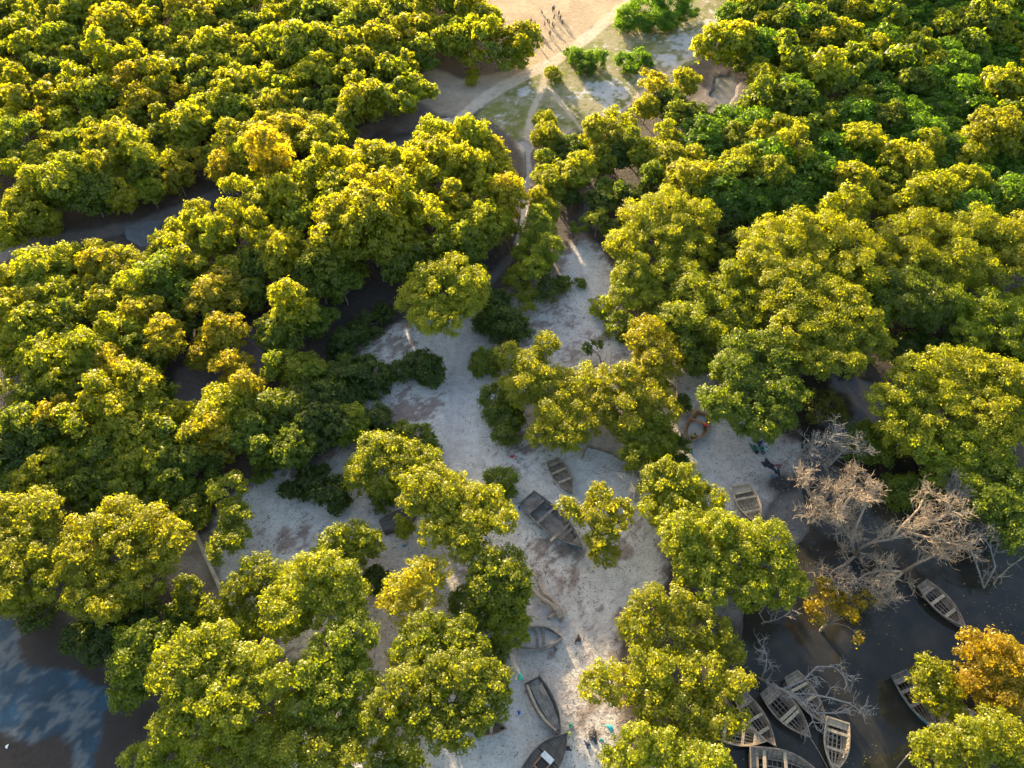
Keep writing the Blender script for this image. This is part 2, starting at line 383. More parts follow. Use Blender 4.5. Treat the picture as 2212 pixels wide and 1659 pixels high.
    col = over(col, sand, a); H = H * (1 - a) + (0.06 + (mid - 0.5) * 0.12 + (fine - 0.5) * 0.05) * a; wet *= (1 - a * 0.95); lit = lit * (1 - a) + a * np.clip(0.12 + lz, 0, 0.85)
    a = sm(sdpoly(SANDL, px, py) + w * 0.5, -6, 8); col = over(col, C((0.23, 0.185, 0.15)) * (0.6 + 0.8 * mid[:, None]), a)
    # mud flat, lagoon
    a = sm(sdpoly(MUDFLAT, px, py) + w * 0.6, -8, 14); col = over(col, C((0.115, 0.10, 0.09)) * (0.6 + 0.7 * mid[:, None]), a); H = H * (1 - a) - 0.14 * a; wet = np.maximum(wet, a * 0.7)
    spill = np.exp(-((px - 1690) / 40) ** 2 - ((py - 1045) / 20) ** 2); col = over(col, C((0.02, 0.018, 0.018)), np.clip(spill * 1.4 + (mid - 0.5) * spill, 0, 0.95))
    a = sm(sdpoly(LAGOON, px, py) + w * 0.7, -14, 16); H = H * (1 - a) + a * (-0.9 + (mid - 0.5) * 0.3); col = over(col, C((0.035, 0.028, 0.02)), a)
    # shallow pool with blue film, bottom left
    a = sm(sdpoly(BLPOOL, px, py) + w * 0.5, -8, 10); col = over(col, C((0.024, 0.017, 0.013)) * (0.85 + 0.3 * mid[:, None]), a); H = H * (1 - a) - 0.12 * a; wet = np.maximum(wet, a * 0.75); lit *= (1 - a)
    a = sm(sdpoly(FILM, px, py) + w * 1.0 + (fine - 0.5) * 26, -3, 7)
    film = C((0.014, 0.042, 0.064)) * (0.35 + 1.1 * fbm(X, Y, 4, 91)[:, None]) * (0.6 + 0.8 * fine[:, None]); film = over(film, C((0.085, 0.088, 0.086)), sm(fbm(X, Y, 2.4, 95) + (fbm(X, Y, 0.9, 99) - 0.5) * 1.5, 0.49, 0.62) * 0.8)
    film = over(film, C((0.015, 0.02, 0.025)), sm(np.abs(fbm(X, Y, 1.6, 97) - 0.5), 0.03, 0.0) * 0.6)
    col = over(col, film, a); wet = np.maximum(wet, a)
    # standing water dips
    for poly in POOLS:
        a = sm(sdpoly(poly, px, py) + w * 0.55, -4, 5); H = H * (1 - a) - 0.55 * a
    for pts, wd in (([(1130,305),(1142,318),(1140,345),(1146,372),(1136,400)], 5), ([(1134,420),(1130,460),(1122,500),(1108,540)], 3.5), ([(1266,440),(1262,480)], 2.5)):
        a = sm(sdline(pts, wd, px, py) + w * 0.28, -3, 3); H = H * (1 - a) - 0.55 * a
    # trodden tracks
    pm = np.zeros(n)
    for i, (pts, wd) in enumerate(PATHS):
        d = sdline(pts, wd, px, py) + w * (0.12 if i < 3 else 0.3)
        a = sm(d, -3, 3)
        c = C((0.40, 0.32, 0.23)) if i < 5 else C((0.36, 0.315, 0.295))
        if i == 3: c = C((0.42, 0.34, 0.26))
        col = over(col, c * (0.88 + 0.22 * mid[:, None]), a * (0.9 if i < 5 else 0.6)); lit *= (1 - a * 0.85)
        H = H * (1 - a) + (0.03 if i < 5 else 0.0) * a; wet *= (1 - a)
        pm = np.maximum(pm, (d > 0).astype(float))
    return np.clip(col, 0, 0.9), H, lit, wet, pm
def gz(x, y):
    c, H, l, w, p = layers(np.array([x], float), np.array([y], float)); return float(H[0])

def axis(lo, hi, step, out_lo, out_hi):
    a = list(np.arange(lo, hi + step / 2, step)); s = step; x = lo
    left = []
    while x > out_lo: s *= 1.35; x -= s; left.append(x)
    s = step; x = a[-1]; right = []
    while x < out_hi: s *= 1.35; x += s; right.append(x)
    return np.array(left[::-1] + a + right)
xs = axis(-100, 100, 0.4, -2500, 2500); ys = axis(6, 172, 0.4, -600, 3500)
GX, GY = np.meshgrid(xs, ys); nx, ny = len(xs), len(ys)
fx, fy = GX.ravel(), GY.ravel()
fyc = np.clip(fy, -30, 400)
colr, Hh, litr, wetr, pathm = layers(fx, fyc)
co = np.stack([fx, fy, Hh], 1)
idx = np.arange(nx * ny).reshape(ny, nx)
quad = np.stack([idx[:-1, :-1], idx[:-1, 1:], idx[1:, 1:], idx[1:, :-1]], -1).reshape(-1, 4)
def sheet(name, quads):
    used, inv = np.unique(quads, return_inverse=True); q = inv.reshape(-1, 4)
    me = bpy.data.meshes.new(name); me.vertices.add(len(used)); me.loops.add(q.size); me.polygons.add(len(q))
    me.vertices.foreach_set('co', co[used].astype(np.float32).ravel())
    me.loops.foreach_set('vertex_index', q.ravel().astype(np.int32))
    me.polygons.foreach_set('loop_start', np.arange(0, q.size, 4, dtype=np.int32)); me.polygons.foreach_set('loop_total', np.full(len(q), 4, dtype=np.int32))
    me.polygons.foreach_set('use_smooth', np.ones(len(q), bool))
    ca = me.color_attributes.new('soil', 'FLOAT_COLOR', 'POINT')
    ca.data.foreach_set('color', np.concatenate([colr[used], np.ones((len(used), 1))], 1).astype(np.float32).ravel())
    for nm, arr in (('rough_bits', litr), ('wet', wetr)):
        at = me.attributes.new(nm, 'FLOAT', 'POINT'); at.data.foreach_set('value', arr[used].astype(np.float32))
    me.materials.append(M_GROUND); me.update(calc_edges=True)
    return tag(link(name, me), kind='structure')
pf = pathm[quad].mean(1) > 0.5
sheet('ground', quad[~pf]); sheet('path', quad[pf])
for nm_, y0_, y1_, mt_ in (('water', -10, 70, M_WATER), ('creek_water', 70, 260, water_material('sky_pale_creek_water', (0.085, 0.082, 0.080), (0.13, 0.125, 0.125), (0.18, 0.175, 0.175), .04))):  # creek base colour is paler, standing in for sky reflected on the pools
    wb = MB(); wb.add([(-160, y0_, WATER_Z), (160, y0_, WATER_Z), (160, y1_, WATER_Z), (-160, y1_, WATER_Z)], [(0, 1, 2, 3)])
    tag(wb.build(nm_, mt_), kind='structure')

# ------------------------------------------------------------------ trees
def unit(v): return v / (np.linalg.norm(v, axis=-1, keepdims=True) + 1e-9)
def leaves_for(lobes, leaf=0.2, dens=1.0, puff=None, R=None, up=0.35, flat_z=0.8):
    """lobes: (n,4) x y z r  ->  (N,4,3) leaf quads and tints"""
    R = R or rng
    C_, n_, tn = [], [], []
    for lx, ly, lz, lr in lobes:
        p = puff or float(np.clip(lr * 0.235, 0.36, 0.72))
        k = max(6, int(3.3 * (lr / p) ** 2))
        d = unit(R.normal(size=(k * 2, 3))); d = d[d[:, 2] > -0.45][:k]
        rad = lr * (0.55 + 0.62 * R.random(len(d)) ** 0.8)
        pc = np.stack([lx + d[:, 0] * rad, ly + d[:, 1] * rad, lz + d[:, 2] * rad * flat_z], 1)
        pr = p * (0.5 + 0.95 * R.random(len(d)))
        m = np.maximum(6, (pr ** 2 * 4.4 / (leaf * leaf * 0.9) * dens).astype(int))
        rep = np.repeat(np.arange(len(d)), m)
        e = unit(R.normal(size=(len(rep), 3))); e[:, 2] = np.where(e[:, 2] < -0.35, -e[:, 2], e[:, 2])
        rr = pr[rep] * (0.3 + 0.9 * R.random(len(rep)) ** 0.7 + 0.5 * (R.random(len(rep)) < 0.07))
        c = pc[rep] + e * rr[:, None] * np.array([1, 1, 0.85])
        nn = unit(e * 0.9 + d[rep] * 0.4 + np.array([0, 0, up]) + R.normal(size=e.shape) * 0.42)
        C_.append(c); n_.append(nn)
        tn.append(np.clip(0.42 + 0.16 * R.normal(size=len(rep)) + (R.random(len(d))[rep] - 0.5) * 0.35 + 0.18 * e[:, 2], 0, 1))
    c = np.concatenate(C_); nn = np.concatenate(n_); tn = np.concatenate(tn)
    a = unit(np.cross(nn, unit(R.normal(size=nn.shape)))); b = np.cross(nn, a)
    s = leaf * (0.6 + 0.8 * R.random(len(c)))[:, None]
    fold = nn * s * 0.22
    V = np.stack([c + a * s, c + b * s * 0.62 + fold, c - a * s, c - b * s * 0.62 + fold], 1)
    return V, tn
def bend(a, b, sag, n=5, jit=0.15):
    a, b = Vector(a), Vector(b); out = []
    j = Vector((random.uniform(-1, 1), random.uniform(-1, 1), 0)) * jit * (b - a).length
    for i in range(n):
        t = i / (n - 1); out.append(a.lerp(b, t) + j * math.sin(math.pi * t) + Vector((0, 0, sag * math.sin(math.pi * t))))
    return out
def trunk_mesh(lobes, base, r0, twigs=2):
    mb = MB(); base = Vector(base)
    cen = Vector(np.average(lobes[:, :3], axis=0)); top = Vector((base.x * 0.5 + cen.x * 0.5, base.y * 0.5 + cen.y * 0.5, base.z + (cen.z - base.z) * 0.45))
    mb.tube(bend(base - Vector((0, 0, 0.3)), top, 0, 5, 0.08), [r0 * 1.35, r0, r0 * 0.9, r0 * 0.85, r0 * 0.75], 8)
    for lx, ly, lz, lr in lobes:
        l = Vector((lx, ly, lz)); L_ = (l - top).length
        pts = bend(top, l, 0.08 * L_, 5, 0.13); rr = r0 * 0.5
        mb.tube(pts, [rr, rr * 0.8, rr * 0.62, rr * 0.45, rr * 0.28], 6)
        for k in range(twigs):
            q = Vector(pts[3]); dd = Vector((random.gauss(0, 1), random.gauss(0, 1), random.uniform(0.1, 1.2))).normalized()
            mb.tube(bend(q, q + dd * lr * random.uniform(0.7, 1.05), 0.1, 4, 0.12), [rr * 0.33, rr * 0.25, rr * 0.17, rr * 0.08], 4, caps=False)
    return mb.mesh('trunk', [M_BARK], True)

# base colours: leaf reflectance
TONE = {'gold': (0.196, 0.186, 0.012), 'yellow': (0.162, 0.178, 0.011), 'lime': (0.134, 0.164, 0.011), 'green': (0.092, 0.124, 0.013),
        'dark': (0.050, 0.080, 0.013), 'orange': (0.20, 0.165, 0.009), 'olive': (0.095, 0.100, 0.014), 'vivid': (0.070, 0.135, 0.010)}
def tone_color(t):
    c = TONE[t]; k = random.uniform(0.88, 1.12); h = random.uniform(0.94, 1.05)
    return (c[0] * k * h, c[1] * k, c[2] * k, 1)
def tree_parts(root, crown_me, trunk_me, tone):
    c = link('crown', crown_me, root); c.color = tone_color(tone)
    t = link('trunk', trunk_me, root)
    return c
def hero(label, lobes_px, H, tone, dens=1.0, leaf=0.128, name='mangrove_tree', cat='tree', group=None, base=None, drop=0.0, twigs=2, zj=1.0, r0=None):
    """lobes_px: (x, y, r) in survey px; H: height of the crown's top in metres"""
    L = []
    k = ppm(lobes_px[0][0], lobes_px[0][1], H * 0.7)
    yb = max(q[1] for q in lobes_px); yt = min(q[1] for q in lobes_px)
    for (x, y, r) in lobes_px:
        rm = r / k
        t = (y - yt) / max(yb - yt, 1)
        z = max(rm * 0.55 + 0.1, H - rm - zj * (0.9 + 1.2 * t * min(1.0, H / 8)) * random.uniform(0.6, 1.2) - drop)
        p = P(x, y, z); L.append((p.x, p.y, p.z, rm * 1.06))
    L = np.array(L); cx, cy = L[:, 0].mean(), L[:, 1].mean()
    if base is not None: b = P(*base); cx, cy = b.x, b.y
    g = gz(cx, cy)
    root = empty(name, (cx, cy, g)); tag(root, label, cat, group)
    Lr = L.copy(); Lr[:, 0] -= cx; Lr[:, 1] -= cy; Lr[:, 2] -= g
    V, tn = leaves_for(Lr, leaf, dens)
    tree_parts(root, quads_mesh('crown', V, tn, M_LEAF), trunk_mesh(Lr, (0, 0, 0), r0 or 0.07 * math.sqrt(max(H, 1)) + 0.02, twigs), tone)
    return root

# ---- shared tree shapes for the forest (unit crown radius 3 m, height 7 m)
def shape(kind, seed):
    R = np.random.default_rng(seed); random.seed(seed); L = []
    if kind == 'round':
        L.append((R.normal() * .3, R.normal() * .3, 5.2, 1.7))
        n = 6 + int(R.integers(0, 3)); a0 = R.random() * 6
        for i in range(n):
            a = a0 + i * 2 * math.pi / n + R.normal() * .25; d = 1.5 + R.random() * .8
            L.append((math.cos(a) * d, math.sin(a) * d, 3.5 + R.random() * 1.5, 1.05 + R.random() * .55))
        for i in range(3):
            a = R.random() * 6.28; L.append((math.cos(a) * 1.6, math.sin(a) * 1.6, 2.2 + R.random(), 1.1))
        pf_ = None; leaf = 0.155; dens = 0.95
    elif kind == 'tall':
        for i in range(7):
            a = i * 2.4 + R.random(); d = 0.6 + 1.3 * R.random(); L.append((math.cos(a) * d, math.sin(a) * d, 2.4 + i * 0.55, 1.45 - 0.10 * i))
        L.append((0, 0, 6.3, 0.95)); leaf = 0.155; dens = 0.95; pf_ = None
    elif kind == 'loose':
        for i in range(9):
            a = i * 2.4 + R.random(); d = 0.7 + 2.1 * R.random(); L.append((math.cos(a) * d, math.sin(a) * d, 3.0 + R.random() * 2.8, 0.75 + R.random() * .45))
        leaf = 0.165; dens = 0.75; pf_ = 0.42
    elif kind == 'dome':
        L.append((0, 0, 3.4, 2.3))
        for i in range(6):
            a = i * 1.05 + R.random() * .5; L.append((math.cos(a) * 1.7, math.sin(a) * 1.7, 2.4 + R.random() * .6, 1.35))
        leaf = 0.165; dens = 0.95; pf_ = 0.5
    L = np.array(L); V, tn = leaves_for(L, leaf, dens, puff=pf_, R=R)
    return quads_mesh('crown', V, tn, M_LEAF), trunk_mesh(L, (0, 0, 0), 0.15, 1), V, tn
SH = {'round': [shape('round', 10 + i) for i in range(7)], 'tall': [shape('tall', 30 + i) for i in range(5)],
      'loose': [shape('loose', 50 + i) for i in range(5)], 'dome': [shape('dome', 70 + i) for i in range(5)]}
random.seed(77)
def forest_tree(x, y, r, tone, kind, label, group, name='mangrove_tree', hs=1.0):
    """x, y, r: crown centre and radius in survey px"""
    k = ppm(x, y, 4.0); rm = r / k; s = rm / 3.0
    zc = 4.2 * s * hs
    p = P(x, y, zc); g = gz(p.x, p.y)
    root = empty(name, (p.x, p.y, g), random.uniform(0, 6.28)); tag(root, label, 'tree' if kind != 'dome' else 'tree', group)
    root.scale = (s * random.uniform(0.93, 1.1), s * random.uniform(0.93, 1.1), s * hs * random.uniform(0.92, 1.1))
    c, t, _, _ = random.choice(SH[kind]); tree_parts(root, c, t, tone)
    return root

# ------------------------------------------------------------------ the trees of the clearing and the grove round it
HEROES = [
 ("broad yellow-green mangrove overhanging the top end of the trodden sandy track", [(960,640,52),(905,650,38),(1012,622,40),(930,690,33),(966,702,27),(985,590,36),(925,610,36),(1000,660,34)], 10.5, 'yellow', {}),
 ("long-armed yellow-green mangrove whose crown forks upward in the centre of the sandy clearing", [(1178,742,24),(1102,770,27),(1147,799,44),(1130,837,40),(1200,850,52),(1255,845,48),(1206,905,46),(1255,905,42),(1172,938,28),(1222,948,26)], 7.5, 'yellow', dict(base=(1195,955))),
 ("dark green bushy mangrove on the left arm of the forked tree in the clearing", [(1067,864,30),(1088,896,34),(1092,934,26),(1105,905,24)], 4.5, 'green', {}),
 ("bright mangrove with scalloped top standing over the sand-filled hull frame", [(1321,833,38),(1348,812,26),(1394,856,48),(1356,896,44),(1421,884,42),(1310,870,30)], 8, 'yellow', {}),
 ("green lower mangrove drooping over the buried hull frame's right end", [(1394,948,50),(1373,986,30),(1426,955,33),(1405,920,36),(1352,930,26)], 6, 'lime', {}),
 ("dark green bush squeezed between the sand strip and the scalloped bright mangrove", [(1462,968,26),(1466,1000,18)], 3.2, 'dark', dict(name='mangrove_bush', cat='bush')),
 ("thin golden mangrove with visible twin trunks above the skiff frame", [(1394,715,33),(1425,757,42),(1407,792,32),(1372,735,20),(1440,805,26),(1400,755,30)], 7.5, 'gold', dict(dens=0.72)),
 ("round dark bush right of the sand clearing under the golden twin-trunk mangrove", [(1338,706,30),(1355,725,20)], 3, 'green', dict(name='mangrove_bush', cat='bush')),
 ("small round bush beside the bleached planks at the clearing's right edge", [(1300,665,23)], 2, 'lime', dict(name='mangrove_bush', cat='bush', leaf=.15)),
 ("tiny round shrub on white sand below the thin sapling tip", [(1214,612,17)], 1.4, 'green', dict(name='mangrove_bush', cat='bush', leaf=.18)),
 ("smallest shrub at the narrow top of the white sand", [(1250,611,11)], 1.0, 'green', dict(name='mangrove_bush', cat='bush', leaf=.16)),
 ("slender dark sapling with bare lower stem on the white sand", [(1173,587,18),(1182,626,22),(1168,640,14),(1195,640,13)], 4.5, 'dark', dict(dens=0.45, name='mangrove_sapling')),
 ("smooth full green mangrove where the creek gully meets the sand", [(1160,500,34),(1155,545,38),(1148,582,26),(1188,540,26),(1165,470,24)], 7, 'lime', {}),
 ("pale yellow small mangrove left of the slender dark sapling", [(1116,600,24),(1137,636,22),(1140,660,14)], 4.5, 'yellow', dict(dens=0.7)),
 ("large dark round bush right of the trodden track's upper end", [(1085,700,38),(1052,702,27),(1080,662,28),(1075,640,20)], 3.8, 'dark', dict(name='mangrove_bush', cat='bush', leaf=.15)),
 ("round dark bush touching the large dark bush on its lower right", [(1113,714,30)], 3, 'dark', dict(name='mangrove_bush', cat='bush', leaf=.15)),
 ("lone dark bush with yellow-tinged top left of the forked mangrove", [(1053,786,31),(1036,776,16)], 2.9, 'green', dict(name='mangrove_bush', cat='bush', leaf=.15)),
 ("wedge-shaped dark bush pointing left on the white sand beside the track", [(935,815,26),(908,792,36),(868,803,26),(925,795,28)], 3.2, 'dark', dict(name='mangrove_bush', cat='bush', leaf=.15)),
 ("dark oval bush left of the wedge-shaped bush", [(800,808,38),(812,835,27),(785,790,25)], 3.6, 'dark', dict(name='mangrove_bush', cat='bush', leaf=.15)),
 ("broad dark bush at the left edge of the clearing beside the oval bush", [(744,819,42),(740,860,38),(715,840,34)], 4.4, 'dark', dict(name='mangrove_bush', cat='bush')),
 ("dark bush on the black mud edge at the clearing's upper left corner", [(757,735,33),(735,755,25)], 3, 'dark', dict(name='mangrove_bush', cat='bush')),
 ("low dark bush on black mud just above the clearing's upper left", [(798,702,28),(828,680,22)], 2.6, 'dark', dict(name='mangrove_bush', cat='bush', dens=.8)),
 ("sunlit round mangrove on the clearing's left edge", [(748,912,38),(770,930,26),(735,938,28)], 5.2, 'lime', {}),
 ("dim green bush between the sunlit round mangrove and the litter patch", [(815,912,33),(795,940,28)], 3.5, 'dark', dict(name='mangrove_bush', cat='bush')),
 ("long dark bush along the lower edge of the litter patch", [(893,946,34),(860,940,28),(920,962,25)], 3.2, 'green', dict(name='mangrove_bush', cat='bush', leaf=.15)),
 ("spreading yellow mangrove below the litter patch, left of the track", [(828,979,46),(782,1024,38),(830,1025,46),(885,998,40),(928,996,28),(865,1035,30),(800,985,30)], 7.5, 'yellow', {}),
 ("low green bush hanging under the spreading yellow mangrove", [(828,1076,28),(842,1058,20)], 3, 'green', dict(name='mangrove_bush', cat='bush')),
 ("bright yellow mangrove covering the overturned dark hull", [(960,1060,48),(905,1078,36),(1010,1092,46),(1062,1112,36),(966,1112,46),(1008,1145,42),(938,1150,28),(1086,1128,24),(1052,1080,30),(1000,1180,28),(905,1045,30),(930,1030,26)], 9.5, 'yellow', {}),
 ("drooping green limb crown directly over the overturned dark hull's front", [(872,1144,17),(866,1128,11)], 5, 'lime', {}),
 ("rounded green bush upper right of the bright yellow mangrove", [(1081,1042,31),(1088,1062,22)], 3.3, 'green', dict(name='mangrove_bush', cat='bush')),
 ("green mangrove standing left of the fallen driftwood tree", [(1088,1225,42),(1060,1274,48),(1112,1262,34),(1098,1300,34),(1065,1232,34),(1125,1285,22),(1050,1220,30),(1040,1255,28)], 8.8, 'lime', {}),
 ("dark green low mangrove left of the driftwood mangrove", [(1012,1308,36),(1035,1330,28)], 6, 'green', {}),
 ("lime mangrove hiding the stern of the sand-filled pointed boat", [(1098,1361,36),(1082,1335,28),(1112,1340,26)], 6, 'lime', {}),
 ("sparse golden mangrove with twiggy left side in the lower middle grove", [(908,1239,34),(862,1277,33),(921,1272,34),(869,1318,27),(836,1297,17),(945,1235,26),(890,1300,24)], 8, 'gold', dict(dens=0.55)),
 ("small dark round bush left of the sparse golden mangrove", [(814,1253,28)], 2.8, 'dark', dict(name='mangrove_bush', cat='bush', leaf=.15)),
 ("lime mangrove with flat top above the lower left grove, near the brown twig streak", [(758,1166,36),(793,1173,28),(722,1170,28),(698,1192,20),(780,1195,24)], 6, 'lime', {}),
 ("airy lime mangrove at the lower end of the long pale pole", [(555,1239,38),(514,1277,30),(578,1262,30),(540,1290,28),(600,1240,22)], 6.5, 'lime', dict(dens=.75)),
 ("wide yellow mangrove dominating the lower left grove", [(660,1256,48),(712,1239,40),(642,1309,52),(712,1309,48),(750,1277,36),(608,1343,34),(760,1322,28),(690,1225,30),(596,1300,30),(742,1242,30)], 9.5, 'yellow', {}),
 ("small lime mangrove left of the wide yellow mangrove, below the pole", [(462,1326,33),(480,1345,28),(440,1345,24)], 5, 'lime', {}),
 ("small green mangrove right of the pole's end mangrove, shaded side", [(521,1361,34),(550,1345,28),(505,1390,26)], 5.5, 'lime', {}),
 ("slim two-tone mangrove on brown mud left of the pole", [(406,1276,28),(412,1302,22)], 5, 'lime', {}),
 ("low green mangrove under the slim two-tone mangrove", [(399,1338,28),(375,1320,20),(380,1355,22)], 4, 'green', {}),
 ("very large yellow-green mangrove filling the lower left corner grove", [(420,1405,45),(470,1390,40),(385,1452,48),(450,1452,54),(520,1440,48),(572,1432,34),(400,1522,44),(470,1512,50),(540,1500,42),(365,1570,34),(430,1575,42),(590,1470,30),(500,1560,35)], 10.5, 'lime', {}),
 ("green mangrove on the edge of the blue pool, left of the very large yellow one", [(295,1395,40),(295,1432,42),(330,1378,33),(285,1484,38),(320,1465,34),(262,1440,22),(340,1420,30)], 8, 'lime', {}),
 ("large rounded yellow mangrove with bare fork showing, left of the long pale pole", [(200,1160,46),(258,1132,48),(318,1140,46),(374,1165,34),(190,1220,42),(262,1195,52),(338,1200,44),(184,1282,38),(248,1278,48),(308,1262,42),(230,1312,28),(150,1190,22)], 9.5, 'yellow', {}),
 ("dark tree in the shadow below the large rounded yellow mangrove", [(222,1343,38),(206,1395,38),(158,1378,28),(240,1380,30)], 5, 'dark', {}),
 ("shaded green bush right of the dark pool-side tree", [(299,1333,33),(320,1310,24)], 4, 'dark', dict(name='mangrove_bush', cat='bush')),
 ("small yellow-green mangrove at the pole's upper end", [(413,1104,30),(392,1120,22),(430,1122,20)], 5.5, 'lime', {}),
 ("yellow mangrove cut by the photo's left edge above the blue pool", [(62,1120,56),(14,1200,56),(88,1190,48),(52,1258,52),(112,1260,30),(14,1290,38),(100,1100,34),(0,1120,44)], 9, 'yellow', {}),
 ("dim green mangrove between the left-edge tree and the rounded yellow one", [(90,1330,28),(65,1345,22)], 3.5, 'dark', dict(dens=.6)),
 ("tall narrow green mangrove standing alone right of the pole's top", [(492,1060,33),(506,1110,28),(503,1150,30),(478,1188,24),(510,1170,18)], 7, 'lime', {}),
 ("dark bush with ragged edge on the clearing's left sand, beside the track of blue sand", [(660,1045,32),(712,1068,36),(729,1084,24),(626,1060,20),(690,1028,24)], 3.2, 'dark', dict(name='mangrove_bush', cat='bush', leaf=.15)),
 ("lime mangrove top of the lower middle grove, just above the very large cluster", [(918,1361,38),(991,1371,36),(956,1395,46),(888,1413,42),(1025,1395,24)], 8.5, 'lime', {}),
 ("very large green-yellow mangrove in the lower middle, beside two hidden boat bows", [(939,1458,46),(1008,1447,42),(1060,1472,36),(869,1484,42),(984,1517,48),(1043,1517,42),(921,1534,42),(820,1541,36),(1008,1575,38),(869,1569,42),(956,1582,34),(1080,1505,20)], 9.5, 'lime', {}),
 ("small dark green mangrove over the half-hidden upper boat bow", [(1060,1416,28),(1080,1395,18)], 4.5, 'green', {}),
 ("medium green mangrove in the shade between the two largest lower-left crowns", [(720,1400,46),(772,1372,36),(700,1468,46),(762,1470,42),(660,1458,34),(740,1430,40),(730,1510,36)], 9, 'lime', {}),
 ("deep green mangrove below the medium green one near the photo's bottom", [(650,1530,40),(712,1550,46),(782,1560,38),(690,1500,34),(745,1600,34)], 8.5, 'lime', {}),
 ("yellow mangrove cut by the photo's bottom edge in the lower left", [(560,1605,46),(620,1620,46),(690,1632,42),(505,1640,36),(760,1640,34)], 8.5, 'yellow', {}),
 ("lime crown in the bottom left corner beside the brown mud", [(290,1645,26),(330,1628,28),(372,1640,33),(430,1645,36)], 6, 'lime', {}),
 ("green bush by the bottom edge left of the sandy beach", [(830,1640,33),(885,1650,30)], 4.5, 'green', dict(name='mangrove_bush', cat='bush')),
 ("small golden-topped mangrove beside the large blue-sided boat", [(1224,1094,20),(1240,1112,16),(1295,1070,24),(1304,1105,30),(1272,1120,24),(1340,1107,25),(1330,1142,22),(1306,1198,27),(1286,1172,20),(1302,1150,20)], 7, 'yellow', dict(dens=.85, base=(1290,1190))),
 ("yellow-green mangrove right of the small golden one, above the large lime crown", [(1430,1045,40),(1478,1045,38),(1520,1082,35),(1455,1095,42),(1415,1103,28),(1500,1118,32),(1440,1015,24),(1450,1140,34),(1530,1122,32)], 7, 'yellow', {}),
 ("wide lime mangrove hiding the small brown skiff beside the lagoon", [(1600,1162,42),(1660,1168,38),(1533,1187,46),(1480,1172,40),(1583,1212,50),(1668,1222,44),(1617,1268,38),(1686,1272,34),(1498,1230,40),(1720,1262,24),(1545,1235,34),(1560,1135,30),(1480,1140,30),(1540,1280,26)], 9, 'lime', {}),
 ("ragged yellow mangrove above the lower right grove beside the open beach", [(1465,1309,36),(1400,1310,36),(1382,1362,34),(1450,1378,50),(1520,1360,44),(1568,1400,34),(1350,1345,16),(1420,1290,24)], 8, 'yellow', dict(dens=.72)),
 ("ragged yellow-green mangrove with one crown arm reaching over the beach", [(1402,1440,44),(1342,1480,34),(1288,1484,30),(1458,1460,48),(1530,1450,42),(1400,1510,36),(1310,1450,22)], 8, 'yellow', dict(dens=.75)),
 ("dense yellow-green mangrove covering the moored boats at lower right", [(1480,1540,46),(1550,1560,38),(1420,1540,38),(1500,1595,34),(1560,1510,34),(1600,1470,22),(1600,1560,20)], 8, 'yellow', dict(dens=.72)),
 ("bright crown along the photo's bottom edge right of the beach", [(1372,1612,40),(1430,1622,42),(1338,1650,34),(1500,1640,36),(1552,1645,28)], 8.5, 'yellow', {}),
 ("green-gold mangrove covering the bow of the long grey boat at lower right", [(2017,1465,38),(2034,1502,38),(1989,1490,26),(2055,1530,26),(2000,1440,20)], 6, 'yellow', dict(dens=.62, base=(2080,1540))),
 ("large orange-yellow mangrove on the photo's right edge over the lagoon", [(2138,1415,48),(2180,1430,46),(2121,1465,44),(2173,1495,46),(2102,1397,28),(2205,1462,44),(2150,1530,30)], 8, 'orange', dict(dens=.8)),
 ("bright yellow-green mangrove in the photo's bottom right corner", [(2103,1606,44),(2155,1588,46),(2069,1640,40),(2017,1640,38),(2192,1632,42),(1999,1608,24),(2040,1600,26)], 8.5, 'yellow', {}),
 ("half-bare orange-leaved mangrove leaning over the open lagoon water", [(1791,1293,25),(1756,1309,18),(1826,1305,25),(1872,1297,18),(1767,1340,14),(1857,1378,10),(1780,1262,12),(1840,1325,14)], 4.5, 'orange', dict(dens=.5, base=(1770,1370), twigs=5)),
 ("half-bare olive twiggy tree at the dark lagoon's upper bank", [(1750,860,22),(1790,872,26),(1812,903,20),(1765,895,20)], 5, 'olive', dict(dens=.42, twigs=6)),
 ("low green mangrove behind the grey dead tree", [(1878,958,40),(1850,975,30),(1905,985,28),(1860,935,26)], 4.5, 'green', dict(dens=.6, twigs=4)),
 ("small green mangrove right of the tan dead tree's crown", [(1947,1064,36),(1975,1058,28)], 4, 'green', {}),
 ("huge dense yellow mangrove right of the clearing, biggest dome", [(1687,602,44),(1739,600,42),(1687,640,46),(1791,653,46),(1739,685,50),(1791,722,50),(1843,705,46),(1871,745,40),(1758,745,42),(1819,783,33),(1765,783,28),(1706,715,34),(1840,660,34)], 11, 'yellow', {}),
 ("yellow mangrove with the highest domed top above the huge dense one", [(1660,520,48),(1720,502,48),(1778,512,48),(1838,532,44),(1700,560,46),(1780,570,46),(1850,590,40),(1640,560,36)], 11, 'yellow', {}),
 ("shaded green mangrove directly right of the huge dense yellow dome", [(1860,618,42),(1890,650,38),(1880,690,34)], 8, 'green', {}),
 ("rounded green mangrove in the right-hand grove above the black hollow", [(1982,635,48),(1945,618,42),(2018,662,42),(1999,690,40),(1950,665,40)], 8.5, 'green', {}),
 ("yellow domed mangrove right of the highest domed one, first along the grove's top", [(1930,522,46),(1988,502,46),(1962,570,42),(1905,560,30)], 9, 'yellow', {}),
 ("yellow domed mangrove second from the right edge along the right grove's top", [(2050,522,50),(2110,502,50),(2032,588,46),(2100,580,46),(2075,550,36)], 9.5, 'yellow', {}),
 ("yellow domed mangrove cut by the right edge in the right grove's top", [(2172,520,48),(2170,600,48),(2205,560,46),(2220,500,40)], 9.5, 'yellow', {}),
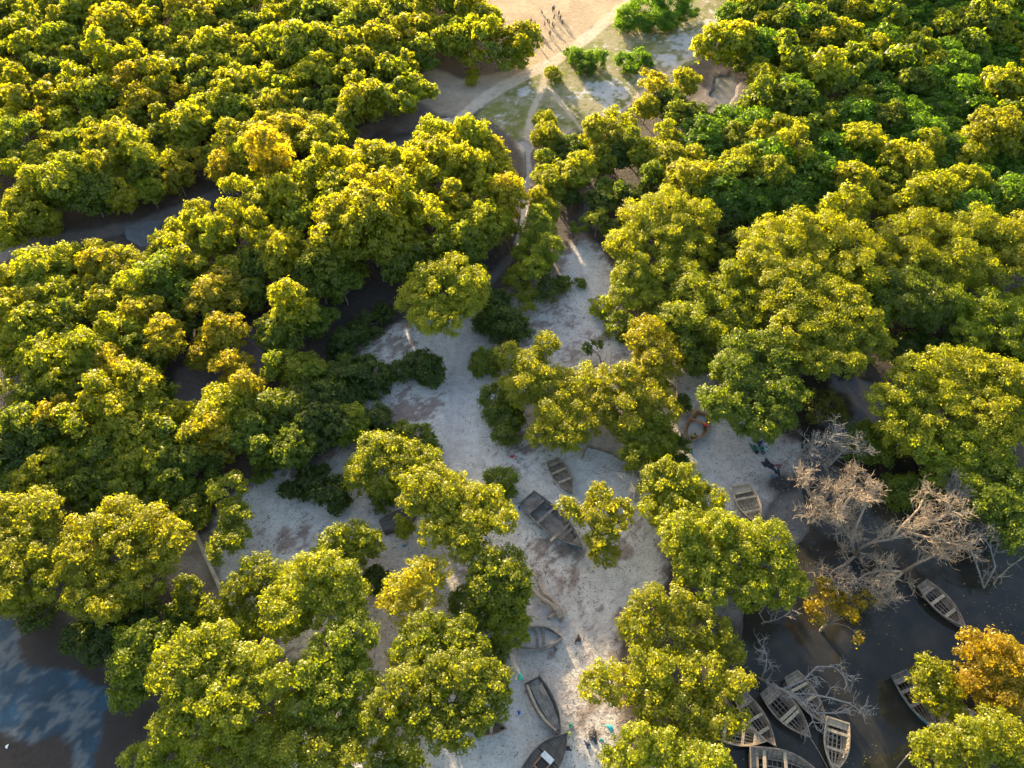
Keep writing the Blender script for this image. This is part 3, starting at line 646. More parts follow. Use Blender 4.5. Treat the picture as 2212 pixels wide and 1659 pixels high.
 ("green-yellow mangrove on the right edge below the domed row", [(2130,682,46),(2182,690,46),(2100,722,36),(2052,655,36),(2192,742,36)], 8, 'lime', {}),
 ("low dark mangrove in the black hollow, first right of the huge dome", [(1950,762,33),(1975,740,26)], 4, 'dark', {}),
 ("low dark mangrove in the black hollow, middle of three", [(2022,772,36),(2050,750,28)], 4, 'dark', {}),
 ("low dark mangrove in the black hollow by the right edge", [(2170,790,36),(2110,770,33),(2200,770,30)], 4, 'dark', {}),
 ("large gold-topped mangrove above the small green one at the right", [(1965,794,30),(2034,792,40),(1947,844,40),(1999,856,46),(1912,871,34),(1965,898,44),(2034,898,48),(1947,932,40),(1999,937,36),(2069,846,44)], 9.5, 'yellow', {}),
 ("large yellow mangrove on the right edge beside the gold-topped one", [(2103,804,44),(2156,814,42),(2131,896,46),(2183,889,46),(2138,941,44),(2190,941,46),(2200,830,40)], 9.5, 'yellow', {}),
 ("lime mangrove below the large right-edge pair", [(2062,965,40),(2086,984,44),(2138,995,46),(2034,1017,38),(2086,1035,40),(2000,975,30)], 8, 'lime', {}),
 ("green mangrove on the right edge above the grey dead twigs", [(2156,1042,44),(2131,1090,42),(2173,1104,40),(2205,1060,40),(2170,1140,36),(2205,1165,34)], 7.5, 'green', {}),
 ("yellow-green mangrove at the top of the clearing's right side, tallest of its clump", [(1380,482,44),(1438,452,48),(1500,482,44),(1352,530,34),(1420,532,46),(1488,540,42),(1460,500,40)], 9, 'yellow', {}),
 ("pale yellow-green mangrove directly below the clump's tallest crown", [(1370,590,40),(1430,602,42),(1352,640,30),(1480,600,40),(1400,640,34),(1340,600,20)], 7.5, 'yellow', {}),
 ("broad olive-green mangrove in the middle of the right side grove", [(1500,642,44),(1562,640,44),(1530,700,46),(1600,690,40),(1640,622,36),(1590,592,34),(1470,690,34),(1610,650,34)], 8.5, 'lime', {}),
 ("shaded green mangrove left of the broad olive-green one", [(1450,700,33),(1480,745,38),(1505,780,28)], 6.5, 'green', {}),
 ("big dull green mangrove overhanging the boat with two people", [(1600,757,40),(1659,757,40),(1635,798,46),(1687,792,36),(1583,808,42),(1670,837,44),(1617,854,46),(1708,850,30),(1565,880,36),(1617,896,40),(1668,896,36),(1645,928,26),(1541,861,28)], 9.5, 'green', {}),
 ("tiny dark green shrub between the golden mangrove and the two-person boat", [(1470,880,18),(1474,862,12)], 2.5, 'dark', dict(dens=.6, name='mangrove_bush', cat='bush', leaf=.15)),
 # right of the gully and the top of the tracks
 ("vivid low bush dome beside the tan field, largest of the meadow bushes", [(1360,40,28),(1400,15,36),(1450,10,36),(1480,30,22),(1420,50,28),(1385,55,22),(1345,60,16),(1440,45,24)], 4.2, 'vivid', dict(name='meadow_bush', cat='bush')),
 ("bright green bush in the meadow below the largest dome", [(1250,125,22),(1285,135,24),(1265,150,18),(1235,115,14)], 3, 'vivid', dict(name='meadow_bush', cat='bush')),
 ("bright green bush right of the meadow's middle bush", [(1345,130,16),(1380,125,20),(1360,150,16),(1395,135,14)], 3, 'vivid', dict(name='meadow_bush', cat='bush')),
 ("small meadow bush where the sandy tracks split", [(1190,158,14),(1202,168,12)], 1.8, 'lime', dict(name='meadow_bush', cat='bush')),
 ("small mangrove island tree at the tan field's lower edge", [(1020,160,13),(1018,178,10)], 2.2, 'yellow', dict(name='mangrove_bush', cat='bush')),
]
random.seed(3)
for lab, lob, H, tone, kw in HEROES: hero(lab, lob, H, tone, **kw)

# ------------------------------------------------------------------ forest: crown centres surveyed one by one
Y_, G_, L_, D_, O_, V_ = 'yellow', 'green', 'lime', 'dark', 'gold', 'vivid'
CENTRE = [(700,360,42,Y_),(760,352,46,Y_),(820,350,42,Y_),(660,402,38,Y_),(720,420,46,Y_),(790,425,54,O_),(850,400,42,Y_),(880,452,46,Y_),(800,492,54,Y_),(860,522,46,Y_),(740,482,46,Y_),(700,542,46,Y_),
 (760,545,40,Y_),(650,482,42,L_),(600,432,46,Y_),(588,348,54,O_),(538,345,34,Y_),(540,432,38,Y_),(500,482,42,Y_),(560,505,42,Y_),(620,552,42,Y_),(930,482,42,Y_),(980,442,42,Y_),(930,402,42,Y_),(958,335,44,Y_),
 (1010,305,40,Y_),(1000,372,42,Y_),(935,295,38,Y_),(1060,335,40,O_),(1070,384,36,Y_),(1082,432,40,O_),(1020,432,38,Y_),(1040,492,42,L_),(990,522,42,L_),(940,562,40,G_),(882,582,36,G_),(1082,484,30,Y_),(1012,560,34,G_),
 (690,600,40,G_),(740,610,34,G_),(905,355,40,Y_),(640,440,36,L_)]
GULLY = [(1178,262,26,Y_),(1180,300,32,Y_),(1182,345,30,L_),(1232,310,36,D_),(1205,350,30,D_),(1192,398,34,Y_),(1165,430,36,Y_),(1180,455,32,Y_),(1242,370,38,Y_),(1300,285,44,Y_),(1340,262,36,Y_),(1362,308,38,G_),(1298,345,32,Y_),
 (1330,330,34,D_),(1322,400,34,G_),(1300,440,30,D_),(1290,480,30,G_),(1235,430,20,D_),(1250,490,20,G_),(1395,330,36,Y_),(1440,290,36,Y_),(1450,340,38,Y_),(1410,380,38,G_),(1370,420,34,D_),(1420,180,34,O_),(1450,210,34,D_),(1480,175,30,Y_),
 (1500,240,34,D_),(1395,235,26,Y_),(1460,250,32,G_),(1335,490,30,D_),(1530,520,30,D_),(1560,470,34,D_),(1590,520,34,D_),(1560,560,30,G_),(1600,590,28,D_)]
LEFT = [(40,445,38,Y_),(88,470,34,Y_),(20,500,38,Y_),(200,556,36,Y_),(262,574,36,Y_),(335,566,34,Y_),(382,505,42,Y_),(432,475,38,Y_),(462,522,40,Y_),(402,572,42,Y_),(342,602,42,G_),(282,612,42,Y_),(222,594,42,O_),(150,572,38,Y_),
 (90,592,42,Y_),(28,612,42,Y_),(62,652,46,Y_),(132,642,42,Y_),(20,692,46,Y_),(90,712,46,Y_),(162,692,42,G_),(232,654,42,Y_),(302,684,42,O_),(252,722,42,Y_),(352,732,42,O_),(192,762,46,Y_),(120,782,46,Y_),(40,772,42,Y_),
 (252,792,46,O_),(312,762,40,G_),(290,842,46,Y_),(220,852,54,Y_),(150,832,46,Y_),(80,852,42,G_),(18,872,46,Y_),(182,912,46,Y_),(262,912,46,Y_),(120,912,46,O_),(332,902,42,Y_),(60,932,46,G_),(18,972,46,D_),(302,962,42,Y_),
 (372,945,40,G_),(402,992,38,G_),(350,1012,36,L_),(282,1002,40,Y_),(212,982,42,G_),(150,985,38,G_),(100,1012,44,Y_),(40,1040,36,G_),(500,592,38,Y_),(470,632,44,O_),(560,572,38,G_),(635,668,54,Y_),(602,725,36,G_),(482,722,40,O_),
 (440,772,28,O_),(502,800,44,O_),(532,850,44,O_),(490,882,44,Y_),(470,942,42,O_),(542,930,40,G_),(572,980,40,G_),(632,968,38,G_),(602,890,38,G_),(642,862,40,D_),(602,790,38,L_),(652,800,36,L_),(700,852,38,D_),(692,915,40,D_),
 (422,932,40,Y_),(440,1002,36,G_),(410,640,34,G_),(540,640,30,G_),(400,700,30,G_),(330,660,34,G_),(690,690,30,G_),(565,1020,22,G_),(200,1058,36,G_),(270,1066,36,G_),(330,1064,36,L_),(440,1062,26,G_),(150,1072,32,G_),(385,1050,34,G_),(70,1010,34,G_),(360,860,30,G_),(395,905,30,Y_)]
REG = [("centre", CENTRE, "mangroves of the grove between creek and sandy track", "left of the gully"),
       ("gully", GULLY, "mangroves along the narrow water gully", "beside the gully"),
       ("left", LEFT, "mangroves of the left-hand forest south of the creek", "left, below the creek")]
ADJ = {'yellow': 'yellow-green', 'gold': 'golden', 'lime': 'lime green', 'green': 'green', 'dark': 'dark green', 'vivid': 'vivid green'}
ORD = ['first','second','third','fourth','fifth','sixth','seventh','eighth','ninth','tenth','eleventh','twelfth','thirteenth','fourteenth','fifteenth','sixteenth','seventeenth','eighteenth','nineteenth','twentieth'] + ['farthest-right'] * 60
def rows_label(items, band, where):
    """items: list of (x, y, r, tone, kind). Returns a label for each: its row from the top and its place from the left"""
    ys_ = sorted(set(int(i[1] // band) for i in items)); lab = {}
    for rn, b in enumerate(ys_):
        row = sorted([i for i in items if int(i[1] // band) == b], key=lambda i: i[0])
        for k, it in enumerate(row):
            size = 'large' if it[2] > 46 else ('small' if it[2] < 33 else 'medium')
            lab[(it[0], it[1])] = "%s %s mangrove, %s from left, %s row down %s" % (size, ADJ[it[3]], ORD[k], ORD[rn], where)
    return lab
random.seed(41)
for nm, items, grp, where in REG:
    items = [(x, y, r, t, None) for x, y, r, t in items]
    lab = rows_label(items, 70, where)
    for x, y, r, t, _ in items:
        kd = random.choice(['round', 'round', 'round', 'tall', 'loose']) if t not in (D_,) else random.choice(['round', 'dome'])
        forest_tree(x, y, r * (1.2 if nm == 'left' else 1.02 if (nm == 'gully' and x < 1290) or x > 1040 else 1.14), t, kd, lab[(x, y)], grp, hs=1.05 if nm == 'left' else (1.0 if nm == 'gully' else 1.25))

# ------------------------------------------------------------------ forest beyond the creek and on the right
TL = [(-110,-90),(1000,-90),(1000,-10),(1040,50),(1130,85),(1125,120),(1060,135),(985,115),(960,80),(925,120),(900,165),(905,215),(940,232),(870,255),(780,268),(700,295),(620,318),(560,335),(500,358),(430,384),(350,410),(250,432),(160,437),(100,428),(0,392),(-110,450)]
TR = [(1600,-90),(2330,-90),(2330,470),(2100,455),(1950,445),(1800,452),(1700,440),(1640,440),(1540,440),(1480,395),(1480,300),(1540,245),(1630,235),(1650,170),(1600,130),(1530,130),(1560,90),(1575,30)]
def scatter(poly, xr, yr, rmin, rmax, seed, tries=26000, gap=0.80):
    R = np.random.default_rng(seed); pts = []; P_ = np.array(poly, float)
    X = R.uniform(*xr, tries); Y = R.uniform(*yr, tries); rr = R.uniform(rmin, rmax, tries)
    px, py = project(X, Y, 4.0); ins = sdpoly(poly, px, py) > 0
    for x, y, r, a, b in zip(X[ins], Y[ins], rr[ins], px[ins], py[ins]):
        if all((x - q[0]) ** 2 + (y - q[1]) ** 2 > (gap * (r + q[2])) ** 2 for q in pts): pts.append((x, y, r, a, b))
    return pts
tl = scatter(TL, (-130, 5), (78, 215), 2.2, 4.0, 1, gap=.70); tr = scatter(TR, (20, 150), (80, 215), 2.2, 4.0, 2, gap=.70)
random.seed(19)
def tone_tl(a, b):
    return random.choices([Y_, O_, L_, G_], [0.55, 0.15, 0.12, 0.18])[0]
def tone_tr(a, b):
    g = 0.55 + 0.6 * max(0, min(1, (a - 1750) / 400)) + (0.7 if b > 290 else 0)
    return random.choices([Y_, V_, G_], [1.0, g * 1.5, 0.6])[0]
SC = []
for x, y, r, a, b in tl: SC.append(dict(x=x, y=y, r=r, a=a, b=b, t=tone_tl(a, b), side='tl'))
for x, y, r, a, b in tr: SC.append(dict(x=x, y=y, r=r, a=a, b=b, t=tone_tr(a, b), side='tr'))
for d in SC: d['k'] = 'dome' if d['t'] == V_ else random.choice(['round', 'round', 'tall', 'loose'])
for d in SC: d['key'] = 'broad' if d['t'] == V_ else 'mang'
inframe = [d for d in SC if -20 < d['a'] < 2232 and d['b'] > -25]
inframe.sort(key=lambda d: d['y'])
n_mang = sum(1 for o in COL.objects if o.name.startswith('mangrove_tree'))
budget = max(0, 296 - n_mang); keep = []; far = []
for d in inframe:
    if d['key'] == 'broad': keep.append(d)
    elif budget > 0: keep.append(d); budget -= 1
    else: far.append(d)
far += [d for d in SC if d not in inframe]
print('scatter', len(tl), len(tr), 'keep', len(keep), 'far', len(far))
for side, where, grp in (('tl', 'above the creek', 'mangroves of the forest north of the creek'), ('tr', 'at upper right', 'mangroves of the upper right forest')):
    ds = [d for d in keep if d['side'] == side]
    its = [(d['a'], d['b'], d['r'] * ppm(d['a'], d['b'], 4), d['t'], None) for d in ds]
    lab = rows_label(its, 45, where)
    for d, it in zip(ds, its):
        broad = d['key'] == 'broad'
        forest_tree(it[0], it[1], it[2] * (1.12 if not broad else 1.2), d['t'], d['k'], lab[(it[0], it[1])].replace('mangrove,', 'low domed mangrove,' if broad else 'mangrove,'),
                    ('low domed broad-leaved mangroves ' + ('of the upper right forest' if side == 'tr' else 'north of the creek')) if broad else grp,
                    name='broad_leaved_mangrove' if broad else 'mangrove_tree', hs=0.85 if broad else 1.0)
# the rest of the wood, beyond counting, as one mass
Vs, Ts, Cs = [], [], []
R = np.random.default_rng(5)
for d in far:
    c, t, V, tn = SH[d['k']][int(R.integers(len(SH[d['k']])))]
    pick = R.random(len(V)) < 0.4; V = V[pick]; tn = tn[pick]
    s = d['r'] / 3.0 * 1.12; a = R.random() * 6.28; ca, sa = math.cos(a), math.sin(a)
    cen = V.mean(1, keepdims=True); V = cen + (V - cen) * 1.6
    V = V * np.array([s, s, s * (0.85 if d['key'] == 'broad' else 1.0) * R.uniform(.92, 1.1)])
    V = np.stack([V[..., 0] * ca - V[..., 1] * sa + d['x'], V[..., 0] * sa + V[..., 1] * ca + d['y'], V[..., 2]], -1)
    Vs.append(V); Ts.append(tn); Cs.append(np.repeat(np.array([tone_color(d['t'])]), len(V), 0))
if Vs:
    V = np.concatenate(Vs); me = quads_mesh('distant_mangrove_wood', V, np.concatenate(Ts), M_LEAF_FAR)
    ca = me.attributes.new('leafcol', 'FLOAT_COLOR', 'FACE'); ca.data.foreach_set('color', np.concatenate(Cs).astype(np.float32).ravel())
    tag(link('distant_mangrove_wood', me), 'far mangrove wood closing the top of the photo', 'wood', kind='stuff')

# ------------------------------------------------------------------ boats
def boat(name, label, stern, bow, beam_px, base=0.0, D=0.85, wood=None, paint=None, deck_t=0.18, fore_t=0.86, thwarts=(0.3, 0.55), ribs=9, floor='stringers',
         sand=None, sf=0.72, deckwood=None, heel=0.0, wm=0.4, group=None, trim=0.0):
    wood = wood or M_WBROWN; deckwood = deckwood or wood
    zg = base + D
    s_ = Q(stern[0], stern[1], zg); b_ = Q(bow[0], bow[1], zg)
    Lb = (b_ - s_).length; mid = (s_ + b_) / 2; ang = math.atan2(b_.y - s_.y, b_.x - s_.x)
    Bm = beam_px / 1.8228 / ppm(mid_px(stern, bow)[0], mid_px(stern, bow)[1], zg)
    root = empty(name, (mid.x, mid.y, base), ang); tag(root, label, 'boat', group)
    root.rotation_euler = (heel, trim, ang)
    def X(t): return (t - 0.5) * Lb
    def hw(t):
        f = sf + (1 - sf) * math.sin(math.pi / 2 * t / wm) if t < wm else 1 - ((t - wm) / (1 - wm)) ** 2.1
        return max(0.02, Bm / 2 * f)
    def sheer(t): return D * (0.94 + 0.05 * (1 - t) ** 2 + 0.22 * max(0, t - 0.45) ** 1.6)
    def keel(t): return 0.02 + 0.30 * D * max(0, t - 0.72) ** 1.5 * 4
    ts = [i / 18 for i in range(19)]
    def sect(t, inset):
        w = hw(t) - inset; w = max(w, 0.005); zt = sheer(t); zk = keel(t) + inset * 0.8; flare = 0.62 + 0.1 * t
        return [(0, zk), (w * flare * 0.8, zk + 0.02 * D), (w * flare, zk + 0.12 * D), (w * (flare + 1) / 2 * 1.03, zk + (zt - zk) * 0.5), (w, zt)]
    mb = MB()
    def skin(inset, flip, x0=0.0, mi=0):
        rows = []
        for t in ts:
            sc = sect(t, inset); x = X(t) + (x0 if t == 0 else 0)
            x += 0.0 if t < 1 else -inset
            rows.append([(x, -y, z) for y, z in sc[::-1]] + [(x, y, z) for y, z in sc[1:]])
        n = len(rows[0]); vs = [p for r_ in rows for p in r_]; fs = []
        for i in range(len(rows) - 1):
            for j in range(n - 1):
                a = i * n + j; q = [a, a + 1, a + n + 1, a + n]; fs.append(q if flip else q[::-1])
        fs.append(list(range(n)) if not flip else list(range(n))[::-1])
        mb.add(vs, fs, mi); return rows
    ro = skin(0.0, False, mi=1 if paint else 0); ri = skin(0.07, True, 0.07)
    for i in range(len(ts) - 1):
        for j in (0, -1):
            q = [ro[i][j], ro[i + 1][j], ri[i + 1][j], ri[i][j]]; mb.add(q, [(0, 1, 2, 3) if j else (3, 2, 1, 0)])
    mb.add([ro[0][0], ri[0][0], ri[0][-1], ro[0][-1]], [(0, 1, 2, 3)])
    mb.build('hull', [wood, paint] if paint else [wood], root)
    for sgn in (-1, 1):
        g = MB(); pts = [Vector((X(t), sgn * (hw(t) + 0.015), sheer(t) + 0.035)) for t in ts]
        for a, b in zip(pts[:-1], pts[1:]): g.beam(a, b + (b - a) * 0.04, 0.10, 0.07)
        g.build('gunwale', wood, root)
        g = MB(); pts = [Vector((X(t), sgn * max(0.01, hw(t) - 0.17), sheer(t) - 0.13)) for t in ts if t < 0.93]
        for a, b in zip(pts[:-1], pts[1:]): g.beam(a, b + (b - a) * 0.03, 0.06, 0.06)
        g.build('inner_rail', wood, root)
    g = MB(); g.beam((X(0) - 0.01, -hw(0) - 0.05, sheer(0) + 0.05), (X(0) - 0.01, hw(0) + 0.05, sheer(0) + 0.05), 0.12, 0.09); g.build('transom_cap', wood, root)
    g = MB(); g.beam((X(1) - 0.05, 0, keel(1)), (X(1) + 0.07, 0, sheer(1) + 0.16), 0.10, 0.10, up=Vector((0, 1, 0))); g.build('stem_post', wood, root)
    def plate(nm, t0, t1, zoff, mat, nseg=4, planks=True):
        q = MB(); n = max(2, int((t1 - t0) * Lb / 0.28))
        for i in range(n):
            a = t0 + (t1 - t0) * i / n; b = t0 + (t1 - t0) * (i + 1) / n - 0.012 * (0.28 / max(Lb, 1) * 10)
            wa, wb_ = max(0.02, hw(a) - 0.10), max(0.015, hw(b) - 0.10); za, zb = sheer(a) + zoff, sheer(b) + zoff
            vs = [(X(a), -wa, za), (X(a), wa, za), (X(b), wb_, zb), (X(b), -wb_, zb)]
            vs += [(v[0], v[1], v[2] - 0.05) for v in vs]
            q.add(vs, [(3, 2, 1, 0), (4, 5, 6, 7), (0, 1, 5, 4), (1, 2, 6, 5), (2, 3, 7, 6), (3, 0, 4, 7)])
        q.build(nm, mat, root)
    if deck_t: plate('stern_deck', 0.012, deck_t, -0.10, deckwood)
    if fore_t: plate('foredeck', fore_t, 0.985, -0.06, deckwood)
    for t in thwarts:
        g = MB(); g.box((X(t), 0, sheer(t) - 0.10), (0.30 + random.uniform(-.04, .05), 2 * hw(t) - 0.14, 0.06), jit=0.012); g.build('thwart', M_WTAN if wood is M_WBROWN else wood, root)
    for i in range(ribs):
        t = 0.10 + 0.82 * (i + 0.5) / ribs
        if fore_t and t > fore_t - 0.02: continue
        g = MB(); sc = sect(t, 0.10)
        pts = [Vector((X(t), -y, z)) for y, z in sc[::-1]] + [Vector((X(t), y, z)) for y, z in sc[1:]]
        for a, b in zip(pts[:-1], pts[1:]): g.beam(a, b, 0.09, 0.07, up=Vector((1, 0, 0)))
        g.build('rib', wood, root)
    if floor == 'stringers':
        for k in (-0.42, -0.14, 0.14, 0.42):
            g = MB(); pts = [Vector((X(t), k * hw(t) * 1.25, keel(t) + 0.26)) for t in (0.14, 0.3, 0.45, 0.6, 0.74, 0.85)]
            for a, b in zip(pts[:-1], pts[1:]): g.beam(a, b, 0.13, 0.045)
            g.build('floor_stringer', wood, root)
    elif floor == 'boards':
        for i in range(9):
            k = -0.62 + 1.24 * i / 8; g = MB(); pts = [Vector((X(t), k * hw(t) * 0.92, keel(t) + 0.20)) for t in (0.05, 0.3, 0.45, 0.6, 0.74, 0.86)]
            for a, b in zip(pts[:-1], pts[1:]): g.beam(a, b, 0.16 * Bm / 2.4, 0.03)
            g.build('floor_board', wood, root)
    if sand is not None:
        g = MB(); tt = [0.02 + 0.94 * i / 12 for i in range(13)]; vs = []
        for t in tt:
            w = max(0.02, hw(t) * (0.93 if sand > 0.55 else 0.82) - 0.09); z = D * sand
            for j in range(7):
                u = -1 + j / 3.0; vs.append((X(t), u * w, z + 0.05 * math.sin(5 * t + 3 * u) + random.uniform(-0.02, 0.02)))
        fs = [(i * 7 + j, (i + 1) * 7 + j, (i + 1) * 7 + j + 1, i * 7 + j + 1) for i in range(12) for j in range(6)]
        g.add(vs, [f[::-1] for f in fs]); g.build('sand_fill', M_SANDFILL, root, smooth=True)
    return root, X, hw, sheer, Lb, Bm
def mid_px(a, b): return ((a[0] + b[0]) / 2 / 1.8228, (a[1] + b[1]) / 2 / 1.8228)
M_SANDFILL = flat('drifted_sand', (0.27, 0.25, 0.235), 0.95)
MOOR = 'wooden boats moored in the dark lagoon'; BEACHED = 'wooden boats drawn up on the white sand'
WB = WATER_Z - 0.10
boat('rowing_boat', 'small open brown rowing boat with two pale thwarts, left of the buried hull rim', (2176,1812), (2252,1938), 72, 0.05, .8, M_WBROWN, deck_t=0.14, thwarts=(.33,.62), floor='boards', group=BEACHED)
rt, X, hw, sh, Lb, Bm = boat('wooden_boat', 'large weathered grey boat with blue-green painted side, partly under the small golden mangrove', (2074,1958), (2292,2154), 104, 0.05, 1.0, M_WGREY, M_WBLUE,
     deck_t=0.2, thwarts=(.36,.66,.73), floor='boards', ribs=11, group=BEACHED, sf=.8)
g = MB(); g.box((X(.66), -hw(.66) - .35, sh(.66) + .03), (.3, .9, .06)); g.build('thwart', M_WTAN, rt)
g = MB(); g.box((X(.15), 0.25, sh(.15) - 0.045), (.5, .7, .05)); g.build('hatch', M_WDARK, rt)
boatp, bpX, bphw, bpsh, bpL, bpB = boat('wooden_boat', 'short wide orange-brown boat full of sand with two people sitting in it', (2770,1628), (2718,1733), 84, 0.03, .8, M_WORANGE, M_WBROWN, deck_t=0, fore_t=0.0, thwarts=(.30,), floor=None, sand=.35, sf=.6, wm=.5, group=BEACHED)
boat('wooden_boat', 'tan open boat with grid of floor stringers on the grey sand beside the bare tree', (2916,1911), (2986,2062), 92, 0.03, .9, M_WTAN, deck_t=.2, thwarts=(.32,.66), ribs=8, group=BEACHED, sf=.72)
boat('wooden_skiff', 'small dark skiff half under the wide lime mangrove beside the tan boat', (2880,2047), (2995,2150), 66, 0.02, .6, M_WDARK, deck_t=.2, thwarts=(.35,.6), ribs=6, group=BEACHED)
boat('wooden_boat', 'grey pointed boat filled with blue-white sand, bow to the right near the driftwood tree', (2032,2514), (2212,2508), 92, -0.18, .75, M_WGREY, deck_t=0, fore_t=0, thwarts=(.46,.6), ribs=4, floor=None, sand=.62, group=BEACHED, wm=.5)
boat('wooden_boat', 'tan sand-filled boat bow pointing down, under the lime mangrove beside blue litter', (1876,2430), (1890,2576), 70, 0.0, .75, M_WBROWN, deck_t=0, fore_t=0, thwarts=(), ribs=0, floor=None, sand=.86, group=BEACHED, wm=.45)
boat('wooden_boat', 'boat of which only the upper small triangular bow shows beneath the mangrove, pointing right', (1870,2630), (2018,2649), 66, 0.0, .7, M_WBROWN, deck_t=.2, thwarts=(.4,.6), fore_t=.8, group=BEACHED)
boat('wooden_boat', 'boat of which only the lower bow shows beneath the mangrove, above the decked boat', (1850,2850), (1993,2868), 70, 0.0, .7, M_WBROWN, deck_t=.2, thwarts=(.4,.6), fore_t=.0, group=BEACHED)
# half-decked long boat
rt, X, hw, sh, Lb, Bm = boat('wooden_boat', 'long dark grey boat with broad deck planks laid lengthwise, in the middle of the beach', (2096,2678), (2204,2890), 86, 0.03, .9, M_WDARK, M_WGREY, deck_t=0, fore_t=.9, thwarts=(.12,), ribs=12, floor=None, sand=.3, group=BEACHED, sf=.78)
for (y0, wd) in ((-.10, .34), (.22, .33), (.44, .22)):
    g = MB(); ts_ = (.02, .25, .5, .7, .84, .93)
    pts = [Vector((X(t), (y0 if y0 > -.5 else y0) * 2 * hw(t) * .95, sh(t) - .03)) for t in ts_]
    for i in range(5):
        a, b = pts[i], pts[i + 1]; w0 = wd * hw(ts_[i]) * 1.0; w1 = wd * hw(ts_[i + 1]) * 1.0
        vs = [(a.x, a.y - w0 * .95, a.z), (a.x, a.y + w0 * .95, a.z), (b.x, b.y + w1 * .95, b.z), (b.x, b.y - w1 * .95, b.z)]; vs += [(v[0], v[1], v[2] - .05) for v in vs]
        g.add(vs, [(3, 2, 1, 0), (4, 5, 6, 7), (0, 1, 5, 4), (1, 2, 6, 5), (2, 3, 7, 6), (3, 0, 4, 7)])
    if y0 != .44: g.build('deck_plank', M_WGREY, rt)
g = MB(); pts = [Vector((X(t), -hw(t) * .78, sh(t) - .03)) for t in (.02, .25, .5, .7, .84, .93)]
for a, b in zip(pts[:-1], pts[1:]): g.beam(a, b, .34 * Bm / 2.6, .05)
g.build('deck_plank', M_WTAN, rt)
# fully decked boat at the bottom with hatch
rt, X, hw, sh, Lb, Bm = boat('wooden_boat', 'black-grey fully decked boat with white-edged hatch, cut by the bottom edge of the photo', (2075,3085), (2232,2889), 112, 0.03, 1.0, M_WDARK, deck_t=.52, fore_t=.53, thwarts=(), ribs=0, floor=None, group=BEACHED, sf=.8)
g = MB(); cx = X(.40)
for a, b in (((cx - .75, -.55), (cx + .75, -.55)), ((cx - .75, .55), (cx + .75, .55)), ((cx - .75, -.55), (cx - .75, .55)), ((cx + .75, -.55), (cx + .75, .55))):
    g.beam((a[0], a[1], sh(.4) + .06), (b[0], b[1], sh(.4) + .06), .13, .22)
hc = g.build('hatch_coaming', M_WORANGE, rt)
g = MB(); g.box((cx - .2, 0, sh(.4) - .0), (.95, .95, .04)); g.build('hatch_shade_slab', flat('hold_shade', (.012, .01, .01)), rt)  # near-black slab painted as the shade inside the hatch, no hole is cut
g = MB(); g.box((cx + .62, 0, sh(.4) + .2), (.6, 1.25, .06), jit=.02); g.build('hatch_cover', M_WWHITE, rt)
# moored boats
boat('wooden_boat', 'grey-brown moored boat with broad stern deck, left one of the pair under the dead branches', (3020,2712), (3189,2899), 102, WB, .95, M_WBROWN, deck_t=.22, thwarts=(.52,.6), ribs=10, group=MOOR)
boat('wooden_boat', 'moored boat with railed stern box, right one of the pair under the dead branches', (3116,2655), (3250,2848), 90, WB, .9, M_WBROWN, deck_t=.17, thwarts=(.26,.52), ribs=10, group=MOOR)
boat('wooden_boat', 'upright moored boat with orange-lit bow pointing straight down at the bottom edge', (3300,2836), (3288,3036), 96, WB, .95, M_WTAN, deck_t=.15, thwarts=(.24,.58), ribs=9, group=MOOR, sf=.88)
boat('wooden_boat', 'narrow dark moored boat whose bow just touches the square-sterned boat, mostly under leaves', (2915,2740), (3051,2934), 80, WB, .9, M_WBROWN, deck_t=.2, thwarts=(.45,.7), group=MOOR)
boat('wooden_boat', 'moored boat with pale deck at each end beneath the dense mangrove', (2790,2850), (3014,2918), 96, WB, .9, M_WTAN, deck_t=.1, thwarts=(.3,.62), fore_t=.8, group=MOOR)
boat('wooden_boat', 'broad square-sterned boat cut by the bottom edge, left of the upright boat', (2957,3012), (3240,3058), 150, WB, 1.0, M_WBROWN, deck_t=.12, thwarts=(.2,.5), ribs=12, group=MOOR, sf=.9)
boat('wooden_boat', 'lone moored grey boat beside the tan dead branches at the right of the lagoon', (3632,2296), (3800,2467), 84, WB, .9, M_WBROWN, M_WGREY, deck_t=.2, thwarts=(.38,.68), ribs=8, group=MOOR, sf=.62)
boat('wooden_boat', 'long grey boat with blue hull stripe half under the green-gold mangrove', (3540,2650), (3686,2864), 90, WB, .95, M_WGREY, M_WBLUE, deck_t=.17, thwarts=(.3,.55), group=MOOR, sf=.8)
boat('broken_boat', 'broken boat with bare deck planks between two mangroves at the right edge', (3700,2820), (3905,2845), 92, WB, .85, M_WTAN, deck_t=.4, thwarts=(.5,.66), group=MOOR, sf=.85)
# upturned hull
def place(name, label, cat, x, y, z, rz=0.0, group=None):
    p = Q(x, y, z); r_ = empty(name, (p.x, p.y, z), rz); tag(r_, label, cat, group); return r_
p0, p1 = Q(1512, 2070, .5), Q(1640, 2015, .5); ang = math.atan2(p1.y - p0.y, p1.x - p0.x); Lh = (p1 - p0).length
rt = empty('upturned_boat', ((p0.x + p1.x) / 2, (p0.y + p1.y) / 2, 0), ang); tag(rt, 'dark upturned hull lying keel-up on the sand, partly under the bright yellow mangrove', 'boat')
mb = MB(); rows = []
for i in range(15):
    t = i / 14; w = (1.05 + .25 * math.sin(math.pi * t * .9)) * (1 if t < .5 else 1 - ((t - .5) / .5) ** 2.2 * .96); zt = .78 - .45 * max(0, t - .7) ** 1.3 * 2
    x = (t - .5) * Lh * 1.12
    rows.append([(x, -w, 0.0), (x, -w * .93, zt * .75), (x, -w * .72, zt), (x, 0, zt + .03), (x, w * .72, zt), (x, w * .93, zt * .75), (x, w, 0.0)])
